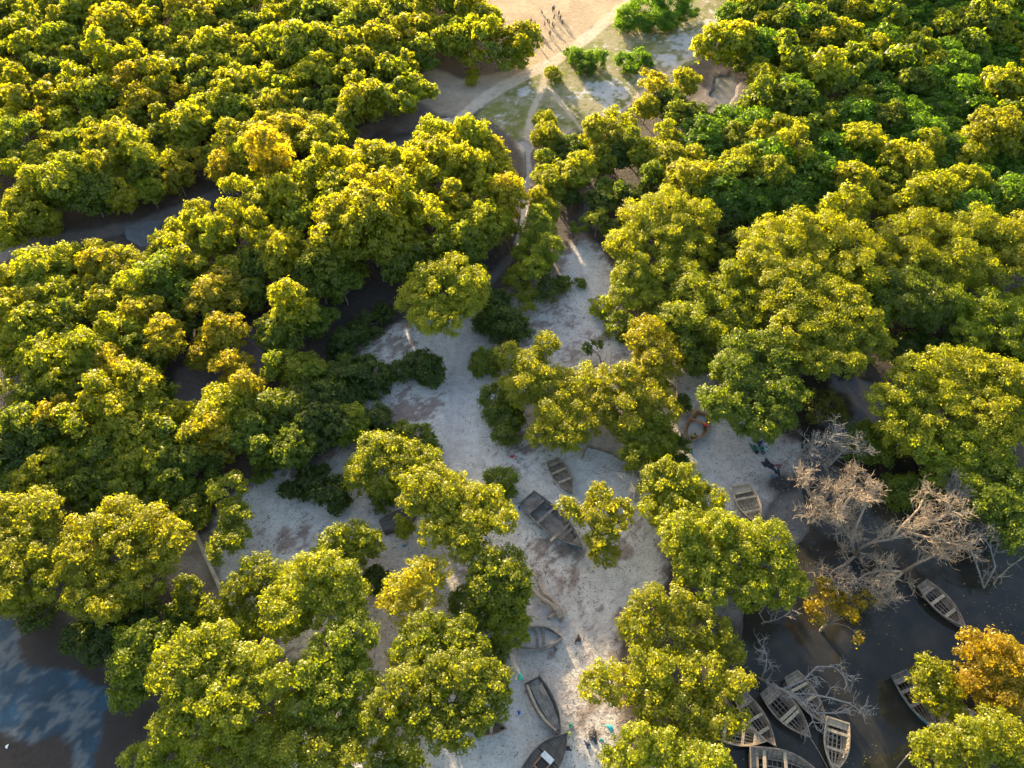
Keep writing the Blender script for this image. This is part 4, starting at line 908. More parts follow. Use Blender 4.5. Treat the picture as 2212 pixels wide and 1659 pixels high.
vs = [p for r_ in rows for p in r_]; fs = [(i * 7 + j, i * 7 + j + 1, (i + 1) * 7 + j + 1, (i + 1) * 7 + j) for i in range(14) for j in range(6)]
fs.append(tuple(range(7))[::-1]); mb.add(vs, [f[::-1] for f in fs]); mb.build('hull', M_WDARK, rt)
g = MB(); g.beam((-Lh * .55, 0, .84), (Lh * .42, 0, .80), .1, .1); g.build('keel', M_WGREY, rt)
g = MB(); g.beam((-Lh * .565, -1.05, .10), (-Lh * .565, 1.05, .10), .12, .1); g.build('transom_cap', M_WGREY, rt)
# buried hull frame
def frame(name, label, pts, closed, h, cat='boat', wood=None, planks=None):
    w = [Q(x, y, h) for x, y in pts]; o = w[0].copy(); rt = empty(name, (o.x, o.y, 0)); tag(rt, label, cat)
    w = [Vector((p.x - o.x, p.y - o.y, h)) for p in w]; segs = list(zip(w[:-1], w[1:])) + ([(w[-1], w[0])] if closed else [])
    g = MB(); 
    for a, b in segs: g.beam(Vector((a.x, a.y, h * .45)), Vector((b.x, b.y, h * .45)), .07, h * .9 + .3)
    g.build('planking', wood or M_WBROWN, rt)
    g = MB()
    for a, b in segs: g.beam(a + Vector((0, 0, .03)), b + Vector((0, 0, .03)), .16, .10)
    g.build('gunwale', M_WTAN if not wood else wood, rt)
    for a, b in segs:
        n = max(1, int((b - a).length / .8))
        for i in range(n):
            q = a.lerp(b, (i + .5) / n); d = (b - a).normalized(); s2 = Vector((-d.y, d.x, 0)) * -.1
            g = MB(); g.beam((q.x + s2.x, q.y + s2.y, -.1), (q.x + s2.x, q.y + s2.y, h + .02), .08, .08); g.build('rib', wood or M_WBROWN, rt)
    return rt
frame('buried_hull', 'rim of a long sand-buried hull with square left end, below the scalloped mangrove', [(2293,1803),(2311,1755),(2350,1762),(2410,1781),(2460,1812),(2498,1846),(2512,1872)], False, .5)
frame('buried_hull', 'curved double rim of a half-buried hull beside the yellow-green mangrove, right of the long rim', [(2500,1968),(2505,1930),(2516,1900),(2532,1878),(2556,1868)], False, .55)
frame('skiff_frame', 'small rectangular skiff shell under the golden twin-trunk mangrove', [(2608,1524),(2606,1560),(2640,1572),(2668,1566),(2664,1530),(2650,1514)], True, .4)
rt = place('plank_pair', 'two bleached grey planks lying side by side at the clearing right edge', 'planks', 2424, 1206, .12, math.radians(58))
g = MB(); g.box((0, .22, 0), (3.0, .36, .12), jit=.03); g.build('plank', M_WTAN, rt); g = MB(); g.box((.2, -.24, -.02), (2.7, .34, .10), jit=.03); g.build('plank', M_WTAN, rt)

# ------------------------------------------------------------------ poles, driftwood
def stick(name, label, cat, pts, r0, r1, mat, n=7):
    w = [Q(x, y, z) for x, y, z in pts]; o = w[0].copy(); g = MB(); m = len(w)
    g.tube([p - o for p in w], [r0 + (r1 - r0) * i / (m - 1) for i in range(m)], n)
    ob = g.build(name, mat, None, smooth=True); ob.location = o; tag(ob, label, cat); return ob
stick('fallen_pole', 'long pale squared pole lying on brown mud at the left', 'pole', [(766,2090,.35),(800,2165,.3),(835,2245,.28),(862,2305,.28),(884,2362,.3)], .27, .22, bark_material('bleached_pole', (0.30, 0.24, 0.17), (0.55, 0.46, 0.35), 1.2), 5)
stick('mooring_pole', 'thin pale stick leaning out of the water at the lower right bottom edge', 'stick', [(3532,3024,-.2),(3560,2990,.5),(3588,2960,1.0)], .07, .05, M_BARE)
stick('mooring_post', 'short brown post beside the broken boat deck', 'post', [(3708,2905,-.4),(3704,2850,1.2)], .14, .12, M_WBROWN)
stick('curved_branch', 'thin dark curved branch arching over the sand left of the two-person boat', 'branch', [(2652,1660,.1),(2676,1690,.5),(2686,1712,.5),(2680,1728,.1)], .04, .03, M_BARK)
stick('rope', 'dark rope lying across the sand under the long buried rim', 'rope', [(2375,1842,.07),(2410,1852,.07),(2450,1858,.07),(2500,1862,.07)], .07, .04, M_BARK)
rt = place('driftwood_tree', 'fallen bare driftwood tree with twisted root end, above the sand-filled pointed boat', 'driftwood', 2200, 2420, .3)
o = rt.location.copy()
def dw(pts, r0, r1, nm='branch'):
    g = MB(); w = [Q(x, y, z) - o for x, y, z in pts]; g.tube(w, [r0 + (r1 - r0) * i / (len(w) - 1) for i in range(len(w))], 7); g.build(nm, M_DRIFT, rt, smooth=True)
dw([(2208,2432,.25),(2192,2400,.5),(2172,2380,.6),(2148,2365,.7),(2122,2350,.8),(2100,2325,.7),(2080,2300,.5)], .42, .12, 'trunk')
dw([(2205,2410,.3),(2190,2385,.55),(2165,2352,.8),(2140,2335,.9),(2128,2300,.8),(2122,2270,.6),(2104,2246,.4)], .34, .09)
dw([(2190,2395,.5),(2168,2372,.5),(2150,2378,.4),(2130,2368,.3)], .2, .08)
dw([(2118,2290,.7),(2100,2262,.9),(2080,2250,.7)], .11, .05); dw([(2122,2280,.7),(2116,2250,.9),(2102,2238,.8)], .1, .04)
dw([(2205,2425,.3),(2222,2418,.3),(2226,2400,.2)], .22, .07, 'root'); dw([(2206,2430,.3),(2214,2446,.2),(2204,2450,.1)], .2, .08, 'root')
dw([(2190,2412,.35),(2162,2432,.2),(2156,2436,.1)], .24, .14, 'root'); dw([(2205,2420,.4),(2226,2430,.4)], .2, .06, 'root')
# leaning sapling on the sand
rt = place('leaning_sapling', 'small dark leaning sapling with a bent bare stem, alone on the white sand', 'tree', 2374, 1448, .0)
o = rt.location.copy(); g = MB(); w = [Q(x, y, z) - o for x, y, z in ((2374,1449,0),(2366,1428,.5),(2362,1405,1.0),(2350,1388,1.4),(2334,1378,1.6),(2320,1376,1.8))]
g.tube(w, [.14, .12, .1, .08, .06, .04], 6)
for a in ((2366,1428),(2374,1449),(2370,1440)): g.tube([Q(a[0], a[1], .4) - o, Q(a[0] + random.choice((-14, 16)), a[1] - 6, .3) - o], [.07, .03], 5)
g.build('trunk', M_BARK, rt, smooth=True)
Lb_ = np.array([[*(Q(x, y, 1.8) - o), r_] for x, y, r_ in ((2312,1366,.55),(2330,1356,.5),(2350,1352,.5),(2306,1384,.5),(2322,1392,.35),(2362,1354,.3))])
V, tn = leaves_for(Lb_, .17, .55, puff=.35); c = link('crown', quads_mesh('crown', V, tn, M_LEAF), rt); c.color = tone_color('dark')

# ------------------------------------------------------------------ bare trees
def bare_tree(label, base, limbs, mat, seed, twig=0.036, levels=3, spread=0.75, name='dead_tree', n_tip=5, tip=1.5, r0=.21):
    """base: (x,y) survey px of the foot; limbs: lists of (x, y, z) survey px along each main limb"""
    R = random.Random(seed); b = P(base[0], base[1], 0); b.z = -0.6; rt = empty(name, b); tag(rt, label, 'dead tree')
    mbb = MB()
    def grow(p, d, ln, r_, lev):
        n = 4; pts = [p]; dd = d.copy()
        for i in range(n - 1):
            dd = (dd + Vector((R.gauss(0, .22), R.gauss(0, .22), R.gauss(.03, .14)))).normalized(); pts.append(pts[-1] + dd * ln / (n - 1))
        mbb.tube(pts, [r_, r_ * .85, r_ * .7, r_ * .5], 4 if r_ > .05 else 3, caps=False)
        if lev > 0:
            for k in range(n_tip if lev > 1 else max(2, n_tip - 1)):
                q = pts[R.choice((1, 2, 3, 3))]; nd = (dd + Vector((R.gauss(0, spread), R.gauss(0, spread), R.gauss(.25, spread * .6)))).normalized()
                grow(q, nd, ln * R.uniform(.6, .9), max(twig * .6, r_ * .55), lev - 1)
    tg = MB()
    for limb in limbs:
        w = [P(x, y, z * 1.25 if z > 1 else z) - b for x, y, z in limb]; m = len(w); rr = [r0 * (1 - .72 * i / (m - 1)) for i in range(m)]
        tg.tube(w, rr, 7)
        for i in range(1, m):
            seg = w[i] - w[i - 1]; d0 = seg.normalized()
            for k in range(2 if i < m - 1 else 4):
                nd = (d0 * (.7 if i < m - 1 else 1.0) + Vector((R.gauss(0, .7), R.gauss(0, .7), R.uniform(0, .7)))).normalized()
                grow(w[i - 1].lerp(w[i], R.uniform(.4, 1)), nd, tip * R.uniform(.8, 1.25), max(.06, rr[i] * .55), levels)
    tg.build('trunk', mat, rt, smooth=True); mbb.build('twigs', mat, rt)['kind'] = 'stuff'
    return rt
bare_tree('tan dead tree with dense fan of bare twigs, centre of the lagoon edge', (1846,1198), [[(1846,1198,-.3),(1838,1165,1.5),(1820,1140,3),(1810,1110,4),(1808,1075,4.6)],[(1820,1140,3),(1785,1110,3.8),(1760,1085,4.2),(1745,1060,4.4)],
   [(1838,1165,1.5),(1852,1130,3),(1866,1100,4),(1872,1065,4.6)],[(1820,1140,3),(1790,1125,3.6),(1770,1120,3.8)],[(1810,1110,4),(1840,1070,4.6),(1850,1045,4.8)]], M_BARE, 1, levels=3, tip=1.3, n_tip=5)
bare_tree('second tan dead tree reaching right above the lone moored boat', (1846,1200), [[(1846,1200,-.3),(1862,1182,1.2),(1888,1170,2.2),(1925,1165,3),(1960,1150,3.6),(1995,1130,4)],[(1925,1165,3),(1955,1130,3.8),(1985,1100,4.2),(1992,1080,4.4)],
   [(1960,1150,3.6),(2000,1160,3.8),(2035,1165,4),(2060,1175,3.8)],[(1995,1130,4),(2030,1120,4.2),(2050,1110,4.2)]], M_BARE, 2, levels=3, tip=1.2, n_tip=4)
bare_tree('low tan dead tree spreading over the water below the other two', (1846,1202), [[(1846,1202,-.3),(1825,1220,1),(1800,1232,1.6),(1790,1245,2)],[(1950,1236,-.2),(1905,1232,1.4),(1870,1240,2),(1850,1255,2.2)],[(1950,1236,-.2),(1930,1255,1.5),(1915,1275,1.9),(1900,1290,2)],
   [(1950,1236,-.2),(1985,1215,1.6),(2020,1200,2.4),(2045,1195,2.6)],[(1905,1232,1.4),(1900,1255,2),(1880,1275,2.2)]], M_BARE, 3, levels=3, tip=1.3, n_tip=4, r0=.2)
bare_tree('grey dead tree behind the tan one, below the olive twiggy tree', (1790,1030), [[(1790,1035,-.3),(1785,1010,2),(1770,985,3.2),(1750,970,3.8)],[(1785,1010,2),(1810,985,3.2),(1835,965,3.8)],[(1785,1010,2),(1792,980,3.4),(1795,960,4)],[(1770,985,3.2),(1730,985,3.4),(1715,1000,3.2)]], M_GREYBARK, 4, levels=3, tip=1.3, n_tip=4, r0=.2)
bare_tree('grey dead twigs by the right edge below the green mangrove', (2070,1120), [[(2070,1130,-.3),(2055,1100,2),(2040,1080,3),(2045,1060,3.4)],[(2055,1100,2),(2075,1080,3),(2085,1065,3.3)]], M_GREYBARK, 5, levels=3, tip=1.2, n_tip=4, r0=.16)
bare_tree('grey dead tree right of the lone moored boat', (2125,1270), [[(2125,1270,-.3),(2115,1235,1.5),(2100,1195,2.6),(2095,1170,3)],[(2125,1270,-.3),(2150,1225,2),(2140,1185,3),(2125,1160,3.4)]], M_GREYBARK, 6, levels=3, tip=.9, n_tip=3, r0=.13)
bare_tree('silvery bare branches arching right over the pair of moored boats', (1640,1464), [[(1640,1464,.4),(1668,1480,1.4),(1692,1490,1.6),(1735,1470,2.2),(1765,1440,2.8),(1800,1440,3),(1830,1465,3)],[(1692,1490,1.6),(1715,1500,1.8),(1745,1498,2.2),(1795,1508,2.6),(1835,1520,2.8),(1865,1540,2.6)],
   [(1715,1500,1.8),(1740,1515,2),(1750,1540,2),(1762,1570,2)],[(1692,1490,1.6),(1720,1510,1.9),(1765,1540,2.2),(1820,1540,2.4)]], M_GREYBARK, 7, levels=2, tip=1.0, n_tip=3, r0=.15)
bare_tree('slim upright bare branch left of the boat pair', (1645,1465), [[(1645,1465,.2),(1655,1440,1.6),(1656,1418,2.4),(1652,1402,3)]], M_GREYBARK, 8, levels=2, tip=.9, n_tip=4, r0=.1)
bare_tree('small bare branch hooked over the dark bank above the lagoon', (1640,1325), [[(1640,1325,.1),(1652,1345,.6),(1680,1338,1),(1710,1320,1.4)],[(1640,1325,.1),(1660,1300,.8)]], M_GREYBARK, 9, levels=2, tip=.8, n_tip=3, r0=.08)
bare_tree('thin bare trunk arching from the water at the far right edge', (2205,1230), [[(2215,1200,1.5),(2180,1225,1),(2150,1255,.2)]], M_BARE, 10, levels=1, tip=.7, n_tip=3, r0=.1)

# ------------------------------------------------------------------ people
M_SKIN = flat('dark_skin', (0.10, 0.052, 0.03), .6); M_HAIR = flat('black_hair', (0.012, 0.01, 0.01), .8)
CLOTH = {}
def cloth(c):
    if c not in CLOTH: CLOTH[c] = flat('cloth', c, .85)
    return CLOTH[c]
def skinned(name, V, E, Rr, mat, parent, root_i=0):
    me = bpy.data.meshes.new(name); me.from_pydata([tuple(v) for v in V], E, []); me.materials.append(mat)
    ob = link(name, me, parent)
    m = ob.modifiers.new('skin', 'SKIN'); m.use_smooth_shade = True
    sv = me.skin_vertices[0].data
    for i, r_ in enumerate(Rr): sv[i].radius = (r_, r_); sv[i].use_root = (i == root_i)
    s2 = ob.modifiers.new('sub', 'SUBSURF'); s2.levels = 1; s2.render_levels = 1
    return ob
POSES = {
 'stand': dict(pel=(0,0,.93), lean=(0,.0), lk=(.10,.02,.5), la=(.11,0,.09), rk=(-.10,.02,.5), ra=(-.12,0,.09), le=(.27,-.02,1.13), lw=(.30,.06,.90), re=(-.27,-.02,1.13), rw=(-.30,.06,.90)),
 'walk': dict(pel=(0,0,.91), lean=(0,.05), lk=(.10,.2,.52), la=(.10,.3,.10), rk=(-.10,-.02,.5), ra=(-.10,-.32,.16), le=(.26,-.15,1.14), lw=(.28,-.12,.90), re=(-.26,.16,1.16), rw=(-.26,.36,1.0)),
 'run': dict(pel=(0,0,.92), lean=(0,.16), lk=(.10,.32,.62), la=(.10,.30,.22), rk=(-.10,-.1,.52), ra=(-.10,-.48,.42), le=(.26,-.16,1.12), lw=(.24,.02,.98), re=(-.28,.22,1.2), rw=(-.22,.42,1.3)),
 'arms': dict(pel=(0,0,.92), lean=(0,.0), lk=(.13,.03,.5), la=(.20,0,.09), rk=(-.13,.03,.5), ra=(-.20,0,.09), le=(.42,0,1.42), lw=(.64,.02,1.52), re=(-.40,0,1.24), rw=(-.60,.06,1.12)),
 'crouch': dict(pel=(0,-.1,.32), lean=(0,.28), lk=(.16,.26,.5), la=(.14,.05,.09), rk=(-.16,.26,.5), ra=(-.14,.05,.09), le=(.24,.35,.62), lw=(.14,.52,.45), re=(-.24,.35,.62), rw=(-.14,.55,.42)),
 'sit': dict(pel=(0,0,.12), lean=(0,.18), lk=(.16,.42,.40), la=(.14,.62,.10), rk=(-.15,.44,.16), ra=(-.12,.86,.10), le=(.27,.22,.40), lw=(.16,.46,.36), re=(-.27,.24,.38), rw=(-.12,.50,.28)),
}
def person(label, loc, rz, pose, shirt, shorts, h=1.7, cap=None, group=None, tilt=(0, 0)):
    q = POSES[pose]; s = h / 1.7; rt = empty('person', loc, rz); tag(rt, label, 'person', group); rt.scale = (s, s, s)
    px_, py_, pz = q['pel']; lx, ly = q['lean']; up = .52
    V3 = Vector
    pel = V3(q['pel']); spine = pel + V3((lx * .5, ly * .5, .22)); chest = pel + V3((lx, ly, .42)); neck = pel + V3((lx * 1.1, ly * 1.2, up + .04)); head = neck + V3((0, .03 + ly * .3, .17)); crown_ = head + V3((0, .01, .06))
    sl, sr = chest + V3((.18, 0, .05)), chest + V3((-.18, 0, .05)); hl, hr = pel + V3((.09, 0, -.04)), pel + V3((-.09, 0, -.04))
    V = [pel, spine, chest, neck, head, crown_, sl, V3(q['le']), V3(q['lw']), sr, V3(q['re']), V3(q['rw']), hl, V3(q['lk']), V3(q['la']), V3(q['la']) + V3((.01, .17, -.05)), hr, V3(q['rk']), V3(q['ra']), V3(q['ra']) + V3((-.01, .17, -.05))]
    Rr = [.12, .115, .13, .055, .095, .075, .065, .045, .032, .065, .045, .032, .09, .06, .042, .038, .09, .06, .042, .038]
    E = [(0,1),(1,2),(2,3),(3,4),(4,5),(2,6),(6,7),(7,8),(2,9),(9,10),(10,11),(0,12),(12,13),(13,14),(14,15),(0,16),(16,17),(17,18),(18,19)]
    # hands: palm, four fingers of unequal length and a thumb from the side
    for wi, ei, sg in ((8, 7, 1), (11, 10, -1)):
        d = (V[wi] - V[ei]).normalized(); side = d.cross(V3((0, 0, 1)));
        side = side.normalized() if side.length > .1 else V3((1, 0, 0))
        palm = len(V); V.append(V[wi] + d * .085); Rr.append(.036); E.append((wi, palm))
        for k, ln in ((-1.5, .06), (-.5, .078), (.5, .072), (1.5, .055)):
            a = len(V); V.append(V[palm] + d * (.03 + ln * .5) + side * k * .02); Rr.append(.0095); E.append((palm, a))
            V.append(V[a] + (d * .8 + V3((0, .25, -.5))).normalized() * ln * .6); Rr.append(.0085); E.append((a, a + 1))
        a = len(V); V.append(V[wi] + d * .05 + side * sg * .05); Rr.append(.011); E.append((wi, a))
    a = len(V); V.append(head + V3((0, .115, -.01))); Rr.append(.014); E.append((4, a))      # nose
    skinned('body', V, E, Rr, M_SKIN, rt, 0)
    for nm, e in (('ear', 1), ('ear', -1)):
        g = MB(); g.box(head + V3((e * .092, 0, .0)), (.02, .045, .06)); g.build(nm, M_SKIN, rt)
    g = MB(); 
    for e in (1, -1): g.box(head + V3((e * .034, .094, .025)), (.026, .012, .014))
    g.box(head + V3((0, .096, -.055)), (.05, .01, .012)); g.build('face_features', M_HAIR, rt)
    sv = [pel + V3((0, 0, .0)), spine, chest, chest + V3((0, 0, .09)), sl, V3(q['le']).lerp(sl, .35), sr, V3(q['re']).lerp(sr, .35)]
    skinned('shirt', sv, [(0,1),(1,2),(2,3),(2,4),(4,5),(2,6),(6,7)], [.145, .14, .158, .10, .088, .068, .088, .068], cloth(shirt), rt)
    lv = [pel + V3((0, 0, .06)), hl, V3(q['lk']).lerp(hl, .15), hr, V3(q['rk']).lerp(hr, .15)]
    skinned('shorts', lv, [(0,1),(1,2),(0,3),(3,4)], [.142, .115, .085, .115, .085], cloth(shorts), rt)
    g = MB(); rows = []
    hc = head + V3((0, -.012, .045)); rad = .112 if cap else .105
    for i in range(6):
        ph = math.pi / 2 * i / 5; rows.append([(hc.x + math.cos(2 * math.pi * k / 10) * math.cos(ph) * rad, hc.y + math.sin(2 * math.pi * k / 10) * math.cos(ph) * rad, hc.z + math.sin(ph) * rad) for k in range(10)])
    g.add([p for r_ in rows for p in r_], [(i * 10 + k, i * 10 + (k + 1) % 10, (i + 1) * 10 + (k + 1) % 10, (i + 1) * 10 + k) for i in range(5) for k in range(10)])
    g.build('cap' if cap else 'hair', cloth(cap) if cap else M_HAIR, rt, smooth=True)
    return rt
# the two in the boat
def in_boat(t, y, z): 
    m = boatp.matrix_basis; return m @ Vector((bpX(t), y, z))
w = in_boat(.36, bphw(.36) * .55, .62)
if abs(project(w.x, w.y, w.z)[0] * 1.8228 - 2785) > 60: w = in_boat(.36, -bphw(.36) * .55, .62)
cand = [in_boat(.36, s_ * bphw(.36) * .62, .62) for s_ in (1, -1)]
w = min(cand, key=lambda v: abs(project(v.x, v.y, v.z)[0] * 1.8228 - 2785))
person('person in red top and cap bent forward on the orange-brown boat thwart', (w.x, w.y, .66), math.radians(160), 'sit', (.55, .03, .03), (.03, .06, .09), 1.75, cap=(.6, .035, .03))
w = in_boat(.84, 0, .3)
person('person in a yellow shirt sitting in the bow of the orange-brown boat', (w.x, w.y, .34), math.radians(-75), 'sit', (.62, .42, .02), (.07, .06, .14), 1.7)
PEOPLE = [(2176,50,'walk',(.04,.04,.05),'topmost dark-clothed figure walking on the tan field'),(2181,46,'stand',(.35,.33,.3),None),(2200,66,'stand',(.02,.02,.03),None),(2206,84,'walk',(.03,.03,.04),None),(2180,84,'run',(.05,.05,.06),None),(2214,101,'arms',(.03,.04,.05),None),
 (2156,96,'arms',(.02,.02,.03),None),(2162,102,'stand',(.04,.03,.03),None),(2176,110,'arms',(.03,.03,.04),None),(2180,118,'run',(.03,.04,.05),None),(2145,108,'walk',(.10,.06,.05),None),(2106,106,'stand',(.05,.07,.05),None),(2091,98,'stand',(.05,.04,.04),None),(2077,101,'stand',(.05,.04,.04),None),
 (2119,125,'walk',(.06,.04,.06),None),(2128,140,'run',(.04,.03,.06),None),(2165,147,'stand',(.12,.10,.16),None),(2137,161,'crouch',(.03,.02,.06),None),(2135,55,'crouch',(.12,.07,.05),None),(2116,180,'walk',(.06,.05,.05),None)]
WH = ['topmost figure, at the upper rim of the playing group','pale-shirted figure beside the topmost one','tall dark figure with longest shadow, upper right of the group','dark figure below the tall one at the right of the group','figure in mid-stride in the upper middle of the group',
 'figure with arms out, farthest right of the group','dark figure with raised arms in the middle of the group','figure standing just right of the group middle pair','wide-armed dark figure at the group centre','running figure directly below the wide-armed one','brownish figure walking left of the wide-armed one',
 'greenish figure, third from the left in the group','small figure, second from the left in the group','small figure, farthest left of the group by the mangrove','purple-grey figure in the lower left of the group','running figure below the purple-grey one','lilac-shirted figure standing alone lower right of the runners',
 'dark crouching figure lowest in the middle of the group','brown crouching figure alone at the upper left of the field','figure nearest the trees at the field bottom']
for (x, y, ps, c, _), wl in zip(PEOPLE, WH):
    p = Q(x, y, 0); person(wl + ' on the tan field', (p.x, p.y, gz(p.x, p.y)), random.uniform(0, 6.28), ps, c, (.03, .03, .04), random.uniform(1.25, 1.6), group='people playing on the tan field')

# ------------------------------------------------------------------ small things lying about
def rag(name, label, x, y, size, c, cat='rag', n=7, h=.14, seed=0):
    R = random.Random(seed + int(x)); g = MB(); vs = []; m = 9
    for i in range(m):
        for j in range(m):
            u, v = i / (m - 1) * 2 - 1, j / (m - 1) * 2 - 1; a = math.atan2(v, u); rr = max(abs(u), abs(v)); k = size * (1 + .35 * math.sin(3 * a + seed) + .2 * math.sin(5 * a + 2 * seed))
            vs.append((math.cos(a) * rr * k, math.sin(a) * rr * k * .7, .04 + h * (1 - rr) * R.uniform(.3, 1.6) + (0 if rr > .9 else R.uniform(0, h * .6))))
    g.add(vs, [(i * m + j, i * m + j + 1, (i + 1) * m + j + 1, (i + 1) * m + j)[::-1] for i in range(m - 1) for j in range(m - 1)])
    g.add([(a, b, c_ - .05) for a, b, c_ in vs], [(i * m + j, i * m + j + 1, (i + 1) * m + j + 1, (i + 1) * m + j) for i in range(m - 1) for j in range(m - 1)])
    p = Q(x, y, .05); ob = g.build(name, cloth(c), None); ob.location = (p.x, p.y, max(gz(p.x, p.y), WATER_Z) + .01); ob.rotation_euler[2] = R.uniform(0, 6); tag(ob, label, cat)
    return ob
def bucket(label, x, y, c, r_=.22, h=.4):
    g = MB(); p = Q(x, y, .2); n = 12; rows = []
    for rr, z in ((r_ * .8, 0), (r_, h), (r_ * 1.06, h), (r_ * .9, h), (r_ * .72, .05)): rows.append([(math.cos(6.2832 * k / n) * rr, math.sin(6.2832 * k / n) * rr, z) for k in range(n)])
    g.add([q for w in rows for q in w], [(i * n + k, i * n + (k + 1) % n, (i + 1) * n + (k + 1) % n, (i + 1) * n + k) for i in range(4) for k in range(n)] + [tuple(4 * n + k for k in range(n))])
    rt = empty('bucket', (p.x, p.y, 0.02)); tag(rt, label, 'bucket'); g.build('body', cloth(c), rt, smooth=False)
    g = MB(); g.tube([(math.cos(a) * r_, .02 * math.sin(a), h + math.sin(a) * .1) for a in np.linspace(0, math.pi, 8)], [.012] * 8, 4); g.build('handle', M_WGREY, rt)
rag('red_cloth', 'small crumpled red cloth on the sand left of the small rowing boat', 2016, 1798, .3, (.45, .05, .05))
rag('blue_plastic', 'bright blue plastic scrap above the stern of the large blue-sided boat', 2045, 1999, .24, (.02, .09, .5), 'litter')
rag('blue_plastic', 'small blue scrap on the sand right of the lime flat-topped mangrove', 1592, 2150, .22, (.02, .2, .4), 'litter')
rag('blue_tarp', 'blue tarpaulin piece left of the sand-filled bow, upper one', 1905, 2481, .5, (.03, .30, .48), 'tarpaulin')
rag('blue_tarp', 'blue tarpaulin piece left of the sand-filled bow, lower smaller one', 1912, 2505, .32, (.03, .35, .5), 'tarpaulin')
rag('blue_tarp', 'dark blue heap under the leaves above the sand-filled bow', 1830, 2458, .6, (.02, .10, .35), 'tarpaulin')
rag('green_net', 'thin green net scrap between the two hidden bows and the decked boat', 2050, 2668, .35, (.05, .42, .25), 'net', h=.06)
rag('blue_plastic', 'blue scrap left of the long plank-decked boat', 2043, 2806, .2, (.03, .10, .42), 'litter')
rag('blue_plastic', 'teal scrap above the sand-filled pointed boat gap, left of the beach', 1999, 2582, .2, (.03, .16, .33), 'litter')
rag('green_plastic', 'green scrap just right of the long boat bow', 2246, 2856, .2, (.03, .42, .12), 'litter')
rag('yellow_plastic', 'lime yellow scrap touching the decked boat tip', 2241, 2889, .24, (.55, .65, .12), 'litter')
rag('black_rag', 'black rag pile on the beach right of the decked boat, larger one', 2336, 2900, .55, (.03, .03, .035))
rag('black_rag', 'dark blue rag on the beach right of the decked boat', 2312, 2930, .34, (.03, .05, .10))
rag('black_rag', 'dark rag between the decked boat and the rag pile', 2236, 2948, .3, (.04, .035, .05))
rag('blue_plastic', 'turquoise sheet scrap on the sand below the crown arm over the beach', 2402, 2866, .34, (.04, .40, .45), 'litter')
rag('blue_plastic', 'small pale blue scrap right of the rag pile', 2368, 2912, .16, (.03, .35, .40), 'litter')
rag('dark_bark', 'dark bark piece lying alone on the beach right of the pointed boat', 2276, 2516, .35, (.06, .03, .025), 'bark')
rag('bark_piece', 'brown wood chip on the sand below the pointed boat', 2186, 2558, .3, (.14, .11, .085), 'bark', h=.05)
rag('sandal', 'tan flat stone-like piece below the big blue-sided boat', 2056, 2178, .22, (.30, .19, .12), 'stone', h=.12)
rag('fishing_net', 'long black net heap on grey sand, upper strand near the dead tree', 3022, 1822, .5, (.012, .013, .022), 'net')
rag('fishing_net', 'black net heap in the middle of the grey sand near the dead tree', 3034, 1838, .6, (.012, .013, .025), 'net')
rag('fishing_net', 'curled black net end left of the net heap', 3008, 1829, .35, (.012, .013, .022), 'net')
rag('red_cloth', 'dull maroon cloth bundle right of the black net heap', 3066, 1836, .42, (.16, .035, .035))
rag('black_rag', 'black bundle below the maroon cloth', 3062, 1860, .48, (.012, .012, .016))
rag('blue_plastic', 'small dark blue scrap below the black bundle, on grey sand', 3042, 1876, .24, (.03, .12, .22), 'litter')
rag('blue_plastic', 'teal scrap at the shrub edge left of the open grey sand', 2723, 1782, .24, (.02, .30, .34), 'litter')
rag('blue_plastic', 'long blue strip at the mangrove edge left of the open grey sand', 2711, 1833, .34, (.03, .16, .32), 'litter')
rag('black_rag', 'dark clothes heap under the dull green mangrove, upper one', 3002, 1712, .5, (.02, .022, .06))
rag('black_rag', 'navy clothes heap just below the upper heap by the green mangrove', 2990, 1745, .45, (.02, .03, .08))
rag('green_net', 'dark green net heap hanging by the dull green mangrove foot', 2966, 1762, .55, (.02, .10, .07), 'net')
rag('white_paper', 'tiny white scrap on the brown mud in the bottom left corner', 24, 2938, .16, (.8, .85, .85), 'litter', h=.05)
bucket('white square-sided bucket on the grey sand by the green mangrove', 3015, 1760, (.55, .56, .58), .42, .5)
bucket('green bucket left of the white one on grey sand', 2998, 1768, (.02, .25, .20), .32, .45)
bucket('small black cooking pot below the green bucket', 3004, 1783, (.02, .02, .025), .26, .25)
bucket('black pot lying left of the small cooking pot', 2980, 1780, (.03, .03, .04), .28, .25)
rag('woodchips', 'heap of pale orange wood shavings beside the stern of the two-person boat', 2740, 1622, .75, (.42, .24, .10), 'shavings', h=.12)

# ------------------------------------------------------------------ uncountable litter and grass
R = np.random.default_rng(8)
def sample(n, xr, yr): return R.uniform(*xr, n), R.uniform(*yr, n)
def strips(name, label, cat, x, y, z, ln, wd, ang, tilt, mat, tint):
    dx, dy = np.cos(ang) * ln / 2, np.sin(ang) * ln / 2; px, py = -np.sin(ang) * wd / 2, np.cos(ang) * wd / 2; dz = tilt * ln
    A = np.stack([x - dx - px, y - dy - py, z], 1); B = np.stack([x + dx - px, y + dy - py, z + dz], 1); C_ = np.stack([x + dx + px, y + dy + py, z + dz], 1); D_ = np.stack([x - dx + px, y - dy + py, z], 1)
    me = quads_mesh(name, np.stack([A, B, C_, D_], 1), tint, mat); return tag(link(name, me), label, cat, kind='stuff')
def tint_mat(name, stops, rough=.8, trans=0):
    m, t, N, L, p = newmat(name); at = N.new('ShaderNodeAttribute'); at.attribute_name = 'tint'; r_ = ramp(N, stops); L.new(at.outputs['Fac'], r_.inputs[0]); L.new(r_.outputs[0], p.inputs['Base Color']); p.inputs['Roughness'].default_value = rough; return m
